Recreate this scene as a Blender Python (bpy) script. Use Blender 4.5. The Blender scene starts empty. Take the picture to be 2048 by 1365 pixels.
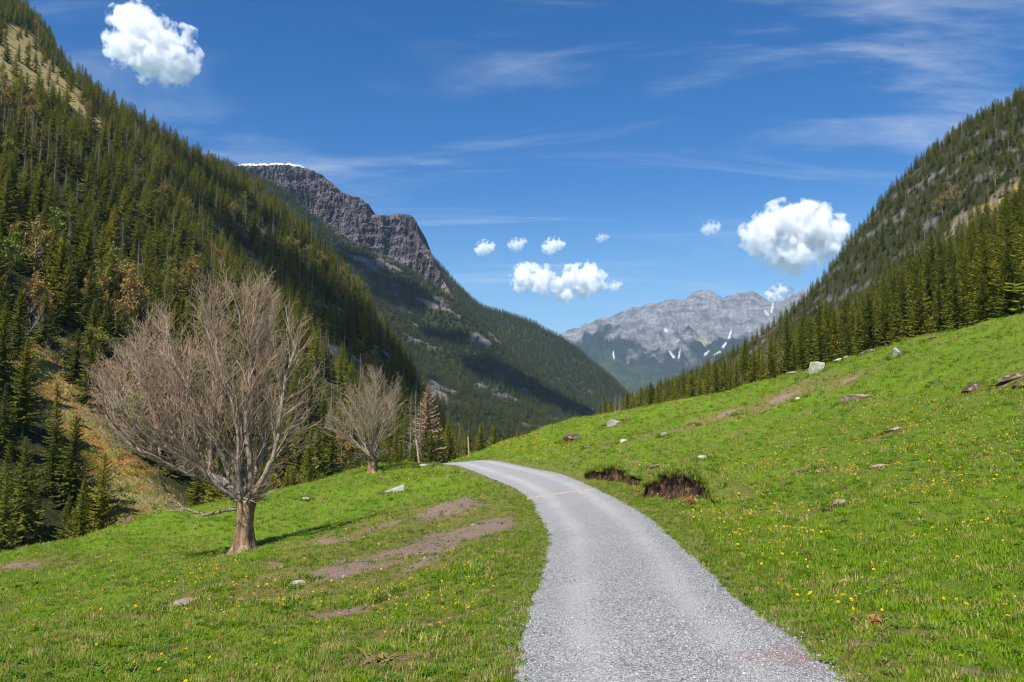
import bpy, bmesh, math, random
import numpy as np
from mathutils import Vector, Euler

# ------------------------------------------------------------------ camera, world, sun, exposure
scn = bpy.context.scene
COL = scn.collection
FPX = 2048 * 28.0 / 36.0                      # focal length in photo pixels
PITCH = math.atan((830 - 682.5) / FPX)        # horizon at photo row 830
cam_d = bpy.data.cameras.new('camera'); cam_d.lens = 28; cam_d.sensor_width = 36
cam_d.clip_start = 0.1; cam_d.clip_end = 40000
cam = bpy.data.objects.new('camera', cam_d); COL.objects.link(cam)
cam.location = (0, 0, 0); cam.rotation_euler = (math.pi / 2 + PITCH, 0, 0)
scn.camera = cam

SUN = Vector((-0.27, -0.54, 0.80)).normalized()     # direction towards the sun
sun_d = bpy.data.lights.new('sun', 'SUN'); sun_d.energy = 5.0; sun_d.angle = math.radians(0.53)
sun_d.color = (1.0, 0.95, 0.87)
sun = bpy.data.objects.new('sun', sun_d); COL.objects.link(sun)
sun.rotation_euler = SUN.to_track_quat('Z', 'Y').to_euler()

world = bpy.data.worlds.new('World'); scn.world = world; world.use_nodes = True
wn = world.node_tree; wn.nodes.clear()
def wnode(t, **k):
    n = wn.nodes.new(t)
    for a, b in k.items(): setattr(n, a, b)
    return n
sky = wnode('ShaderNodeTexSky', sky_type='NISHITA', sun_disc=False)
sky.sun_elevation = math.asin(SUN.z); sky.sun_rotation = math.atan2(SUN.x, SUN.y)
sky.altitude = 1500; sky.air_density = 1.0; sky.dust_density = 0.7; sky.ozone_density = 2.2
hs = wnode('ShaderNodeHueSaturation'); hs.inputs['Hue'].default_value = 0.506; hs.inputs['Saturation'].default_value = 1.42; hs.inputs['Value'].default_value = 1.0
wn.links.new(sky.outputs[0], hs.inputs['Color'])
# thin cirrus: noise on the direction projected on a high plane
tc = wnode('ShaderNodeTexCoord')
sep = wnode('ShaderNodeSeparateXYZ'); wn.links.new(tc.outputs['Generated'], sep.inputs[0])
def wmath(op, a, b=None, clamp=False):
    n = wnode('ShaderNodeMath', operation=op); n.use_clamp = clamp
    for i, v in enumerate((a, b)):
        if v is None: continue
        if isinstance(v, (int, float)): n.inputs[i].default_value = v
        else: wn.links.new(v, n.inputs[i])
    return n.outputs[0]
zc = wmath('MAXIMUM', wmath('ADD', sep.outputs[2], 0.10), 0.06)
comb = wnode('ShaderNodeCombineXYZ')
wn.links.new(wmath('DIVIDE', sep.outputs[0], zc), comb.inputs[0]); wn.links.new(wmath('DIVIDE', sep.outputs[1], zc), comb.inputs[1])
mp = wnode('ShaderNodeMapping'); mp.inputs['Rotation'].default_value = (0, 0, math.radians(-12)); mp.inputs['Scale'].default_value = (0.55, 1.9, 1)
wn.links.new(comb.outputs[0], mp.inputs['Vector'])
n1 = wnode('ShaderNodeTexNoise'); n1.inputs['Scale'].default_value = 1.3; n1.inputs['Detail'].default_value = 9; n1.inputs['Roughness'].default_value = 0.6; n1.inputs['Distortion'].default_value = 0.7
wn.links.new(mp.outputs[0], n1.inputs['Vector'])
n2 = wnode('ShaderNodeTexNoise'); n2.inputs['Scale'].default_value = 0.55; n2.inputs['Detail'].default_value = 3
wn.links.new(comb.outputs[0], n2.inputs['Vector'])
r1 = wnode('ShaderNodeMapRange'); r1.inputs[1].default_value = 0.46; r1.inputs[2].default_value = 0.85; r1.interpolation_type = 'SMOOTHSTEP'
wn.links.new(n1.outputs[0], r1.inputs[0])
r2 = wnode('ShaderNodeMapRange'); r2.inputs[1].default_value = 0.36; r2.inputs[2].default_value = 0.66
wn.links.new(n2.outputs[0], r2.inputs[0])
cir = wmath('MULTIPLY', wmath('MULTIPLY', r1.outputs[0], r2.outputs[0]), 1.15, True)
mix = wnode('ShaderNodeMix', data_type='RGBA')
wn.links.new(cir, mix.inputs['Factor']); hz0 = wnode('ShaderNodeMapRange'); hz0.interpolation_type = 'SMOOTHSTEP'; wn.links.new(sep.outputs[2], hz0.inputs[0])
for i_, q_ in enumerate((0.30, -0.02, 0.0, 0.62)): hz0.inputs[i_ + 1].default_value = q_
pale = wnode('ShaderNodeMix', data_type='RGBA'); wn.links.new(hz0.outputs[0], pale.inputs['Factor']); wn.links.new(hs.outputs[0], pale.inputs['A']); pale.inputs['B'].default_value = (2.7, 4.9, 6.0, 1)
wn.links.new(pale.outputs['Result'], mix.inputs['A']); mix.inputs['B'].default_value = (6.5, 7.0, 7.4, 1)
bg = wnode('ShaderNodeBackground'); bg.inputs['Strength'].default_value = 0.098
wn.links.new(mix.outputs['Result'], bg.inputs['Color'])
wo = wnode('ShaderNodeOutputWorld'); wn.links.new(bg.outputs[0], wo.inputs[0])

scn.view_settings.view_transform = 'Standard'; scn.view_settings.look = 'None'
scn.view_settings.exposure = 0.5; scn.view_settings.gamma = 1.0
scn.view_settings.use_curve_mapping = False
scn.render.engine = 'CYCLES'
cy = scn.cycles
cy.max_bounces = 18; cy.diffuse_bounces = 3; cy.glossy_bounces = 2; cy.transmission_bounces = 3; cy.volume_bounces = 18
cy.transparent_max_bounces = 8; cy.use_denoising = True; cy.denoising_prefilter = 'ACCURATE'; cy.denoising_input_passes = 'RGB_ALBEDO_NORMAL'; cy.pixel_filter_type = 'BLACKMAN_HARRIS'; cy.filter_width = 1.15; cy.use_adaptive_sampling = False
try: cy.sampling_pattern = 'BLUE_NOISE'
except Exception: pass; cy.caustics_reflective = False; cy.caustics_refractive = False
cy.volume_step_rate = 1.0; cy.volume_max_steps = 96

# ------------------------------------------------------------------ numeric helpers
CP, SP = math.cos(PITCH), math.sin(PITCH)
def ray(px, py):                      # x/y and z/y slope of the sight line through a photo pixel
    px = np.asarray(px, float); py = np.asarray(py, float)
    v = (682.5 - py) / FPX; dz = SP + v * CP; dy = CP - v * SP
    return (px - 1024) / FPX / dy, dz / dy
def P(px, py, Y):
    a, b = ray(px, py); return (float(a) * Y, float(Y), float(b) * Y)
def project(x, y, z):                 # back to photo pixels (for measuring sizes)
    yy = np.maximum(y * CP + z * SP, 1e-3); v = (-y * SP + z * CP) / yy
    return 1024 + FPX * x / yy, 682.5 - FPX * v

_rs = np.random.RandomState(7)
_perm = np.concatenate([_rs.permutation(256)] * 3)
_g3 = _rs.normal(size=(256, 3)); _g3 /= np.linalg.norm(_g3, axis=1)[:, None]
def perlin(x, y, z=0.0):
    x, y, z = np.broadcast_arrays(np.asarray(x, float), np.asarray(y, float), np.asarray(z, float))
    xi, yi, zi = np.floor(x).astype(int), np.floor(y).astype(int), np.floor(z).astype(int)
    xf, yf, zf = x - xi, y - yi, z - zi
    u, v, w = [t * t * t * (t * (t * 6 - 15) + 10) for t in (xf, yf, zf)]
    def g(i, j, k):
        h = _perm[_perm[_perm[(xi + i) & 255] + ((yi + j) & 255)] + ((zi + k) & 255)]
        q = _g3[h]; return q[..., 0] * (xf - i) + q[..., 1] * (yf - j) + q[..., 2] * (zf - k)
    def lerp(a, b, t): return a + (b - a) * t
    return lerp(lerp(lerp(g(0,0,0), g(1,0,0), u), lerp(g(0,1,0), g(1,1,0), u), v),
                lerp(lerp(g(0,0,1), g(1,0,1), u), lerp(g(0,1,1), g(1,1,1), u), v), w) * 1.5
def fbm(x, y, z=0.0, octv=4, gain=0.5, ridged=False):
    s = 0.0; a = 1.0; f = 1.0; t = 0.0
    for o in range(octv):
        n = perlin(np.asarray(x) * f + 17.3 * o, np.asarray(y) * f - 9.1 * o, np.asarray(z) * f + 3.7 * o)
        if ridged: n = 1 - 2 * np.abs(n)
        s = s + a * n; t += a; a *= gain; f *= 2.03
    return s / t
def sstep(a, b, x):
    t = np.clip((np.asarray(x, float) - a) / (b - a), 0, 1); return t * t * (3 - 2 * t)
class TPS:
    def __init__(s, pts, lam=1e-4, scale=None):
        p = np.array(pts, float); s.sc = scale or max(np.ptp(p[:, 0]), np.ptp(p[:, 1]))
        s.q = p[:, :2] / s.sc; n = len(p)
        K = s.k(s.q, s.q) + lam * np.eye(n); A = np.zeros((n + 3, n + 3)); A[:n, :n] = K
        A[:n, n] = A[n, :n] = 1; A[:n, n + 1:] = s.q; A[n + 1:, :n] = s.q.T
        s.w = np.linalg.solve(A, np.concatenate([p[:, 2], np.zeros(3)]))
    def k(s, a, b):
        d2 = ((a[:, None, :] - b[None]) ** 2).sum(-1); return 0.5 * d2 * np.log(d2 + 1e-12)
    def __call__(s, x, y):
        x, y = np.broadcast_arrays(np.asarray(x, float), np.asarray(y, float)); sh = x.shape
        q = np.stack([x.ravel(), y.ravel()], 1) / s.sc; out = np.empty(len(q)); n = len(s.q)
        for i in range(0, len(q), 20000):
            c = q[i:i + 20000]; out[i:i + 20000] = s.k(c, s.q) @ s.w[:n] + s.w[n] + c @ s.w[n + 1:]
        return out.reshape(sh)
def inpoly(px, py, poly):
    px = np.asarray(px); py = np.asarray(py); r = np.zeros(px.shape, bool); n = len(poly)
    for i in range(n):
        x1, y1 = poly[i]; x2, y2 = poly[(i + 1) % n]
        c = ((y1 > py) != (y2 > py)); xx = (x2 - x1) * (py - y1) / ((y2 - y1) or 1e-9) + x1
        r ^= c & (px < xx)
    return r
def polydist(px, py, poly):           # distance to a closed or open polyline
    d = np.full(np.shape(px), 1e9); n = len(poly)
    for i in range(n - 1):
        a = np.array(poly[i], float); b = np.array(poly[i + 1], float); ab = b - a
        t = np.clip(((px - a[0]) * ab[0] + (py - a[1]) * ab[1]) / (ab @ ab), 0, 1)
        d = np.minimum(d, np.hypot(px - a[0] - t * ab[0], py - a[1] - t * ab[1]))
    return d

# ------------------------------------------------------------------ mesh / object helpers
def mesh_np(name, V, F, mats=(), mi=None, smooth=True, attrs=None):
    V = np.asarray(V, np.float32); F = np.asarray(F, np.int32)
    m = bpy.data.meshes.new(name); k = F.shape[1]
    m.vertices.add(len(V)); m.vertices.foreach_set('co', V.ravel())
    m.loops.add(F.size); m.loops.foreach_set('vertex_index', F.ravel())
    m.polygons.add(len(F)); m.polygons.foreach_set('loop_start', np.arange(0, F.size, k, dtype=np.int32))
    m.polygons.foreach_set('loop_total', np.full(len(F), k, np.int32))
    if mi is not None: m.polygons.foreach_set('material_index', np.asarray(mi, np.int32))
    m.polygons.foreach_set('use_smooth', np.full(len(F), smooth, bool))
    for mt in mats: m.materials.append(mt)
    for an, av in (attrs or {}).items():
        a = m.attributes.new(an, 'FLOAT', 'POINT'); a.data.foreach_set('value', np.asarray(av, np.float32).ravel())
    m.update(calc_edges=True); m.validate(); return m
def link(name, data, parent=None, **props):
    o = bpy.data.objects.new(name, data); COL.objects.link(o)
    if parent is not None: o.parent = parent
    for k, v in props.items(): o[k] = v
    return o
def thing(name, label, cat, loc=(0, 0, 0), rz=0.0, group=None, data=None):
    o = link(name, data); o.location = loc; o.rotation_euler = (0, 0, rz)
    o['label'] = label; o['category'] = cat
    if group: o['group'] = group
    return o
def gridfaces(nx, ny):
    i = np.arange(nx * ny).reshape(ny, nx)
    return np.stack([i[:-1, :-1], i[:-1, 1:], i[1:, 1:], i[1:, :-1]], -1).reshape(-1, 4)
def heightfield(name, xs, ys, zf, mat, attrf=None, kind='structure'):
    X, Y = np.meshgrid(xs, ys); Z = zf(X, Y)
    V = np.stack([X, Y, Z], -1).reshape(-1, 3)
    at = attrf(X, Y, Z) if attrf else None
    return link(name, mesh_np(name, V, gridfaces(len(xs), len(ys)), [mat], attrs=at), kind=kind)
class Geo:                            # collects triangles / quads (quads as 4, tris repeat last)
    def __init__(s): s.v = []; s.f = []; s.m = []; s.n = 0
    def add(s, V, F, mi=0):
        V = np.asarray(V, float); F = np.asarray(F, int)
        if F.shape[1] == 3: s.f.append(np.concatenate([F, F[:, 2:]], 1) + s.n); 
        else: s.f.append(F + s.n)
        s.v.append(V); s.m.append(np.full(len(F), mi)); s.n += len(V)
    def mesh(s, name, mats, smooth=True):
        V = np.concatenate(s.v); F = np.concatenate(s.f); M = np.concatenate(s.m)
        tri = F[:, 2] == F[:, 3]
        if tri.all(): return mesh_np(name, V, F[:, :3], mats, M, smooth)
        T = np.concatenate([F[:, :3], F[~tri][:, [0, 2, 3]]]); MM = np.concatenate([M, M[~tri]])
        return mesh_np(name, V, T, mats, MM, smooth)
def tube(g, pts, rad, n=5, mi=0, cap=False, rough=0.0, rng=None):
    pts = np.asarray(pts, float); rad = np.asarray(rad, float); k = len(pts)
    T = np.gradient(pts, axis=0); T /= np.linalg.norm(T, axis=1)[:, None] + 1e-9
    ref = np.array([0.31, 0.83, 0.47]); U = np.cross(T, ref); U /= np.linalg.norm(U, axis=1)[:, None] + 1e-9; W = np.cross(T, U)
    a = np.linspace(0, 2 * np.pi, n, endpoint=False)
    R = rad[:, None] * np.ones(n)
    if rough and rng is not None: R = R * (1 + rough * rng.normal(size=R.shape))
    V = pts[:, None, :] + R[..., None] * (np.cos(a)[None, :, None] * U[:, None] + np.sin(a)[None, :, None] * W[:, None])
    i = np.arange(k * n).reshape(k, n); j = np.roll(i, -1, 1)
    g.add(V.reshape(-1, 3), np.stack([i[:-1], j[:-1], j[1:], i[1:]], -1).reshape(-1, 4), mi)

# ------------------------------------------------------------------ materials
class NT:
    def __init__(s, name):
        s.m = bpy.data.materials.new(name); s.m.use_nodes = True; s.t = s.m.node_tree; s.t.nodes.clear()
        s.out = s.t.nodes.new('ShaderNodeOutputMaterial')
    def n(s, t, **k):
        x = s.t.nodes.new(t)
        for a, b in k.items(): setattr(x, a, b)
        return x
    def put(s, sock, v):
        if hasattr(v, 'is_output') or isinstance(v, bpy.types.NodeSocket): s.t.links.new(v, sock)
        elif isinstance(v, (tuple, list)) and len(v) == 3 and sock.type == 'RGBA': sock.default_value = (*v, 1)
        else: sock.default_value = v
    def pos(s): return s.n('ShaderNodeNewGeometry').outputs['Position']
    def obj(s): return s.n('ShaderNodeTexCoord').outputs['Object']
    def rnd(s): return s.n('ShaderNodeObjectInfo').outputs['Random']
    def attr(s, name): return s.n('ShaderNodeAttribute', attribute_name=name).outputs['Fac']
    def vscale(s, v, sc):
        m = s.n('ShaderNodeMapping'); s.put(m.inputs[0], v); m.inputs['Scale'].default_value = sc; return m.outputs[0]
    def noise(s, v, scale, detail=4, rough=0.55, dist=0.0):
        n = s.n('ShaderNodeTexNoise'); s.put(n.inputs['Vector'], v); n.inputs['Scale'].default_value = scale
        n.inputs['Detail'].default_value = detail; n.inputs['Roughness'].default_value = rough; n.inputs['Distortion'].default_value = dist
        return n.outputs['Fac']
    def voro(s, v, scale, feature='F1', out='Distance'):
        n = s.n('ShaderNodeTexVoronoi', feature=feature); s.put(n.inputs['Vector'], v); n.inputs['Scale'].default_value = scale
        return n.outputs[out]
    def rng(s, v, a, b, c=0.0, d=1.0, smooth=True):
        n = s.n('ShaderNodeMapRange'); n.interpolation_type = 'SMOOTHSTEP' if smooth else 'LINEAR'
        s.put(n.inputs[0], v); 
        for i, q in enumerate((a, b, c, d)): n.inputs[i + 1].default_value = q
        return n.outputs[0]
    def math(s, op, a, b=0.0):
        n = s.n('ShaderNodeMath', operation=op); s.put(n.inputs[0], a); s.put(n.inputs[1], b); return n.outputs[0]
    def mix(s, f, a, b):
        n = s.n('ShaderNodeMix', data_type='RGBA'); s.put(n.inputs['Factor'], f); s.put(n.inputs['A'], a); s.put(n.inputs['B'], b); return n.outputs['Result']
    def ramp(s, f, stops):
        n = s.n('ShaderNodeValToRGB'); s.put(n.inputs[0], f); e = n.color_ramp.elements
        while len(e) < len(stops): e.new(0.5)
        for i, (p, c) in enumerate(stops): e[i].position = p; e[i].color = (*c, 1)
        return n.outputs[0]
    def bump(s, h, strength, dist):
        n = s.n('ShaderNodeBump'); s.put(n.inputs['Height'], h); n.inputs['Strength'].default_value = strength; n.inputs['Distance'].default_value = dist
        return n.outputs[0]
    def finish(s, col, rough=0.85, normal=None, transl=0.0, spec=0.3):
        b = s.n('ShaderNodeBsdfPrincipled'); s.put(b.inputs['Base Color'], col); s.put(b.inputs['Roughness'], rough)
        b.inputs['Specular IOR Level'].default_value = spec
        if normal is not None: s.put(b.inputs['Normal'], normal)
        o = b.outputs[0]
        if transl:
            t = s.n('ShaderNodeBsdfTranslucent'); s.put(t.inputs[0], col)
            mx = s.n('ShaderNodeMixShader'); mx.inputs[0].default_value = transl
            s.t.links.new(o, mx.inputs[1]); s.t.links.new(t.outputs[0], mx.inputs[2]); o = mx.outputs[0]
        s.t.links.new(o, s.out.inputs['Surface']); return s.m

def mat_meadow():
    m = NT('meadow_turf'); p = m.pos()
    big = m.noise(p, 0.11, 4, 0.6); mid = m.noise(p, 0.9, 5, 0.65); fine = m.noise(p, 14, 5, 0.7); vf = m.noise(p, 70, 3, 0.6)
    g = m.ramp(fine, [(0.25, (0.065, 0.13, 0.007)), (0.5, (0.15, 0.25, 0.012)), (0.75, (0.25, 0.36, 0.024))])
    g = m.mix(m.rng(mid, 0.42, 0.75), g, (0.17, 0.23, 0.022))
    g = m.mix(m.rng(big, 0.35, 0.7, 0, 0.55), g, (0.075, 0.16, 0.008))
    dry = m.mix(m.rng(fine, 0.3, 0.7), (0.13, 0.115, 0.03), (0.30, 0.25, 0.085))
    c = m.mix(m.attr('dry'), g, dry)
    st = m.voro(p, 11, out='Color'); dirt = m.mix(m.rng(vf, 0.3, 0.75), (0.20, 0.13, 0.10), (0.43, 0.31, 0.25))
    dirt = m.mix(m.rng(m.noise(p, 3.0, 4), 0.45, 0.7, 0, 0.6), dirt, (0.30, 0.20, 0.10))
    c = m.mix(m.rng(m.math('ADD', m.attr('dirt'), m.math('ADD', m.math('MULTIPLY', m.math('SUBTRACT', fine, 0.5), 1.6), m.math('MULTIPLY', m.math('SUBTRACT', m.noise(p, 2.2, 4), 0.5), 1.2))), 0.55, 0.8), c, dirt)
    h = m.math('ADD', m.math('MULTIPLY', fine, 0.7), m.math('MULTIPLY', vf, 0.5))
    return m.finish(c, 0.9, m.bump(h, 1.0, 0.09), spec=0.15)
def mat_road():
    m = NT('crushed_gravel'); p = m.pos()
    v1 = m.n('ShaderNodeTexVoronoi', feature='F1'); m.put(v1.inputs['Vector'], p); v1.inputs['Scale'].default_value = 80
    v2 = m.n('ShaderNodeTexVoronoi', feature='F1'); m.put(v2.inputs['Vector'], p); v2.inputs['Scale'].default_value = 40
    bw = m.n('ShaderNodeSeparateColor'); m.put(bw.inputs[0], v1.outputs['Color'])
    bw2 = m.n('ShaderNodeSeparateColor'); m.put(bw2.inputs[0], v2.outputs['Color'])
    c = m.ramp(bw.outputs[0], [(0.0, (0.075, 0.074, 0.073)), (0.35, (0.20, 0.198, 0.195)), (0.75, (0.37, 0.366, 0.36)), (1.0, (0.60, 0.595, 0.585))])
    c = m.mix(m.rng(bw2.outputs[1], 0.78, 0.95, 0, 0.7), c, (0.42, 0.42, 0.42))
    big = m.noise(p, 0.8, 5, 0.65)
    dust = m.attr('track')
    c = m.mix(m.math('MULTIPLY', dust, m.rng(big, 0.2, 0.7, 0.4, 0.95)), c, (0.46, 0.455, 0.445))
    c = m.mix(m.rng(big, 0.55, 0.8, 0, 0.45), c, (0.33, 0.29, 0.28))
    c = m.mix(m.math('MULTIPLY', m.attr('redsoil'), m.rng(m.noise(p, 9, 4), 0.35, 0.6)), c, (0.30, 0.16, 0.13))
    h = m.math('ADD', m.math('MULTIPLY', v1.outputs['Distance'], -0.8), m.math('MULTIPLY', v2.outputs['Distance'], -0.5))
    return m.finish(c, 0.88, m.bump(h, 0.75, 0.03), spec=0.25)
def mat_slope(name, floor_a, floor_b, rock_a=(0.10, 0.095, 0.10), rock_b=(0.30, 0.28, 0.27), sc=1.0):
    m = NT(name); p = m.pos()
    n1 = m.noise(p, 0.05 * sc, 6, 0.65); n2 = m.noise(p, 0.5 * sc, 5, 0.7)
    c = m.mix(m.rng(n1, 0.35, 0.65), floor_a, floor_b)
    c = m.mix(m.rng(n2, 0.3, 0.7, 0, 0.6), c, (floor_a[0] * 0.5, floor_a[1] * 0.55, floor_a[2] * 0.5))
    strip = m.mix(m.rng(n2, 0.35, 0.7), (0.40, 0.17, 0.06), (0.26, 0.26, 0.05))
    strip = m.mix(m.rng(m.noise(p, 0.09 * sc, 4), 0.45, 0.6), strip, (0.30, 0.25, 0.09))
    c = m.mix(m.attr('strip'), c, strip)
    gold = m.mix(m.rng(n2, 0.3, 0.7), (0.30, 0.22, 0.07), (0.50, 0.40, 0.15))
    c = m.mix(m.attr('gold'), c, gold)
    rk = m.mix(m.rng(m.noise(m.vscale(p, (1, 1, 0.5)), 0.22 * sc, 7, 0.7), 0.3, 0.72), rock_a, rock_b)
    c = m.mix(m.attr('rock'), c, rk)
    return m.finish(c, 0.95, m.bump(m.math('ADD', n2, m.noise(p, 0.15 * sc, 5, 0.7)), 0.8, 3.0 / sc), spec=0.1)
def mat_rock(name, a, b, c3=None, sc=1.0, lichen=None, streak=False):
    m = NT(name); p = m.obj()
    q = m.vscale(p, (1, 1, 0.35)) if streak else p
    n1 = m.noise(q, 1.3 * sc, 8, 0.68); n2 = m.noise(q, 7 * sc, 6, 0.7)
    c = m.mix(m.rng(n1, 0.3, 0.7), a, b)
    c = m.mix(m.rng(n2, 0.35, 0.75, 0, 0.5), c, (a[0] * 0.45, a[1] * 0.45, a[2] * 0.45))
    if c3: c = m.mix(m.rng(m.noise(p, 2.6 * sc, 4), 0.52, 0.68), c, c3)
    if lichen: c = m.mix(m.rng(m.noise(p, 5.5 * sc, 6, 0.7), 0.54, 0.64), c, lichen)
    return m.finish(c, 0.9, m.bump(m.math('ADD', n1, m.math('MULTIPLY', n2, 0.6)), 0.9, 0.12 / sc), spec=0.2)
def mat_needles(name, dark, light, tip):
    m = NT(name); r = m.rnd(); p = m.obj()
    r2 = m.math('FRACT', m.math('MULTIPLY', r, 7.31)); c = m.mix(r, dark, light); c = m.mix(m.rng(r2, 0.75, 1.0, 0, 0.7), c, (light[0] * 1.55, light[1] * 1.3, light[2]))
    c = m.mix(m.rng(m.noise(p, 1.1, 3), 0.4, 0.7, 0, 0.55), c, tip)
    return m.finish(c, 0.75, transl=0.42, spec=0.15)
def mat_bark(name, a, b, sc=1.0, patch=None):
    m = NT(name); p = m.obj()
    n1 = m.noise(m.vscale(p, (1, 1, 0.3)), 7 * sc, 6, 0.7); n2 = m.noise(p, 2.2 * sc, 5, 0.65)
    c = m.mix(m.rng(n1, 0.35, 0.65), a, b)
    if patch: c = m.mix(m.rng(n2, 0.5, 0.6), c, patch)
    return m.finish(c, 0.9, m.bump(n1, 0.9, 0.05), spec=0.15)
def mat_plain(name, a, b, sc=3.0, transl=0.0, rough=0.8):
    m = NT(name); c = m.mix(m.rng(m.noise(m.obj(), sc, 4), 0.35, 0.65), a, b)
    return m.finish(c, rough, transl=transl, spec=0.2)
def mat_leaf(name, a, b, transl=0.3):
    m = NT(name); r = m.rnd(); return m.finish(m.mix(r, a, b), 0.6, transl=transl, spec=0.2)

M_MEADOW, M_ROAD = mat_meadow(), mat_road()
M_SOIL = mat_rock('dark_soil', (0.02, 0.013, 0.009), (0.09, 0.052, 0.03), (0.20, 0.09, 0.04), 3.0)
M_SPRUCE = mat_needles('spruce_needles', (0.065, 0.088, 0.011), (0.18, 0.188, 0.018), (0.23, 0.225, 0.026))
M_SPRUCE_FAR = mat_needles('spruce_needles_far', (0.042, 0.062, 0.018), (0.090, 0.112, 0.024), (0.12, 0.14, 0.03))
M_TRUNK = mat_bark('spruce_bark', (0.07, 0.05, 0.038), (0.17, 0.13, 0.10))
M_DEADBARK = mat_bark('dead_grey_wood', (0.15, 0.125, 0.105), (0.33, 0.29, 0.25))
M_BROWN = mat_needles('brown_needles', (0.44, 0.30, 0.20), (0.54, 0.37, 0.26), (0.58, 0.43, 0.33))
M_BUD = mat_leaf('spring_leaves', (0.18, 0.22, 0.025), (0.28, 0.27, 0.045))
M_BUDO = mat_leaf('coppery_leaves', (0.34, 0.20, 0.06), (0.28, 0.24, 0.06))
M_FARLEAF = mat_leaf('pale_spring_leaves', (0.14, 0.20, 0.03), (0.10, 0.14, 0.03))

# ------------------------------------------------------------------ meadow and road
ROADC = [(-0.3, -14, -1.35), (0.2, -6, -1.55), (0.75, 0, -1.72), P(1345, 1365, 6.0), P(1262, 1200, 9.2), P(1228, 1100, 14.0), P(1192, 1050, 19.0),
         P(1127, 990, 27.5), P(1066, 960, 35.5), P(1000, 940, 44.0), P(935, 926.5, 52.5), (-6.3, 60, -4.0), (-10.2, 70, -6.2), (-15, 84, -9.5), (-20, 96, -13)]
_rc = np.array(ROADC); 
def catmull(pts, per):
    pts = np.asarray(pts, float); Q = np.vstack([2 * pts[0] - pts[1], pts, 2 * pts[-1] - pts[-2]]); out = []
    for i in range(1, len(Q) - 2):
        for t in np.linspace(0, 1, per, endpoint=False):
            a, b, c, d = Q[i - 1:i + 3]
            out.append(0.5 * ((2 * b) + (-a + c) * t + (2 * a - 5 * b + 4 * c - d) * t * t + (-a + 3 * b - 3 * c + d) * t ** 3))
    out.append(Q[-2]); return np.array(out)
ROADL = catmull(_rc, 24); ROADF = catmull(_rc, 110)
RW = 1.13                                           # half width
MP = [P(0, 1365, 9), P(300, 1300, 11), P(600, 1250, 12), P(300, 1200, 17), P(0, 1230, 19), P(900, 1100, 17), P(700, 1050, 28), P(880, 1000, 33), P(900, 1250, 10),
      P(500, 1000, 47), P(620, 970, 55), P(745, 941, 62), P(850, 927, 58), P(350, 1030, 42), P(200, 1062, 38), P(0, 1117, 34), P(485, 1105, 34), P(250, 1120, 28),
      (-34, 22, -9.5), (-30, 8, -6.0), (-14, -8, -3.2), (-5, -10, -1.9), (-5, 3, -2.2),
      (-40, 36, -17), (-36, 52, -17), (-32, 70, -17), (-24, 86, -15), (-45, 5, -13), (-14, 100, -13), (0, 104, -10.5), (12, 112, -6),
      P(2048, 1365, 5.6), P(2048, 1180, 8.5), P(2048, 1000, 14), P(2048, 800, 26), P(2048, 700, 35), P(2048, 637, 45), P(1800, 692, 55), P(1600, 1000, 18), P(1600, 850, 38),
      P(1350, 1005, 20.5), P(1300, 900, 42), P(1800, 900, 24), P(1650, 1200, 9.3), P(1500, 777, 69), P(1640, 740, 61), P(1230, 832, 84), P(1360, 805, 76), P(1100, 862, 84), P(1000, 894, 78), P(935, 914, 64),
      P(1450, 1100, 13.6), P(1200, 930, 36),
      (8, -8, -0.4), (25, 5, 2.0), (40, 25, 5.6), (44, 60, 6.4), (52, 40, 8.6), (38, 78, 5.2), (30, 92, 2.6), (22, 108, -1.2), (58, 80, 8.5), (60, 5, 7.5), (4, 96, -6.5)]
for c in ROADL[6::12]: MP.append(tuple(c))
_mt = TPS(MP, 2e-5)
def road_dist(x, y):
    return polydist(x, y, [tuple(c[:2]) for c in ROADL[::4]])
def meadow_z(x, y, detail=True):
    x = np.asarray(x, float); y = np.asarray(y, float)
    z = _mt(x, y)
    if detail:
        rd = road_dist(x, y); k = sstep(0.9, 3.5, rd)
        z = z + k * (0.5 * fbm(x * 0.14, y * 0.14, 1.0, 3) + 0.36 * fbm(x * 0.42, y * 0.42, 4.0, 3)) + sstep(1.15, 1.9, rd) * 0.06 * fbm(x * 2.2, y * 2.2, 9.0, 3) + 0.06 * sstep(1.2, 2.0, rd)
    return z
def gnd(px, py, near=4.0, far=110.0):               # where the sight line through a photo pixel meets the meadow
    a, b = ray(px, py); Y = np.geomspace(near, far, 900)
    z = meadow_z(a * Y, Y); below = np.nonzero(b * Y <= z)[0]
    i = below[0] if len(below) else int(np.argmin(b * Y - z))
    return float(a * Y[i]), float(Y[i]), float(z[i])

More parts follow.
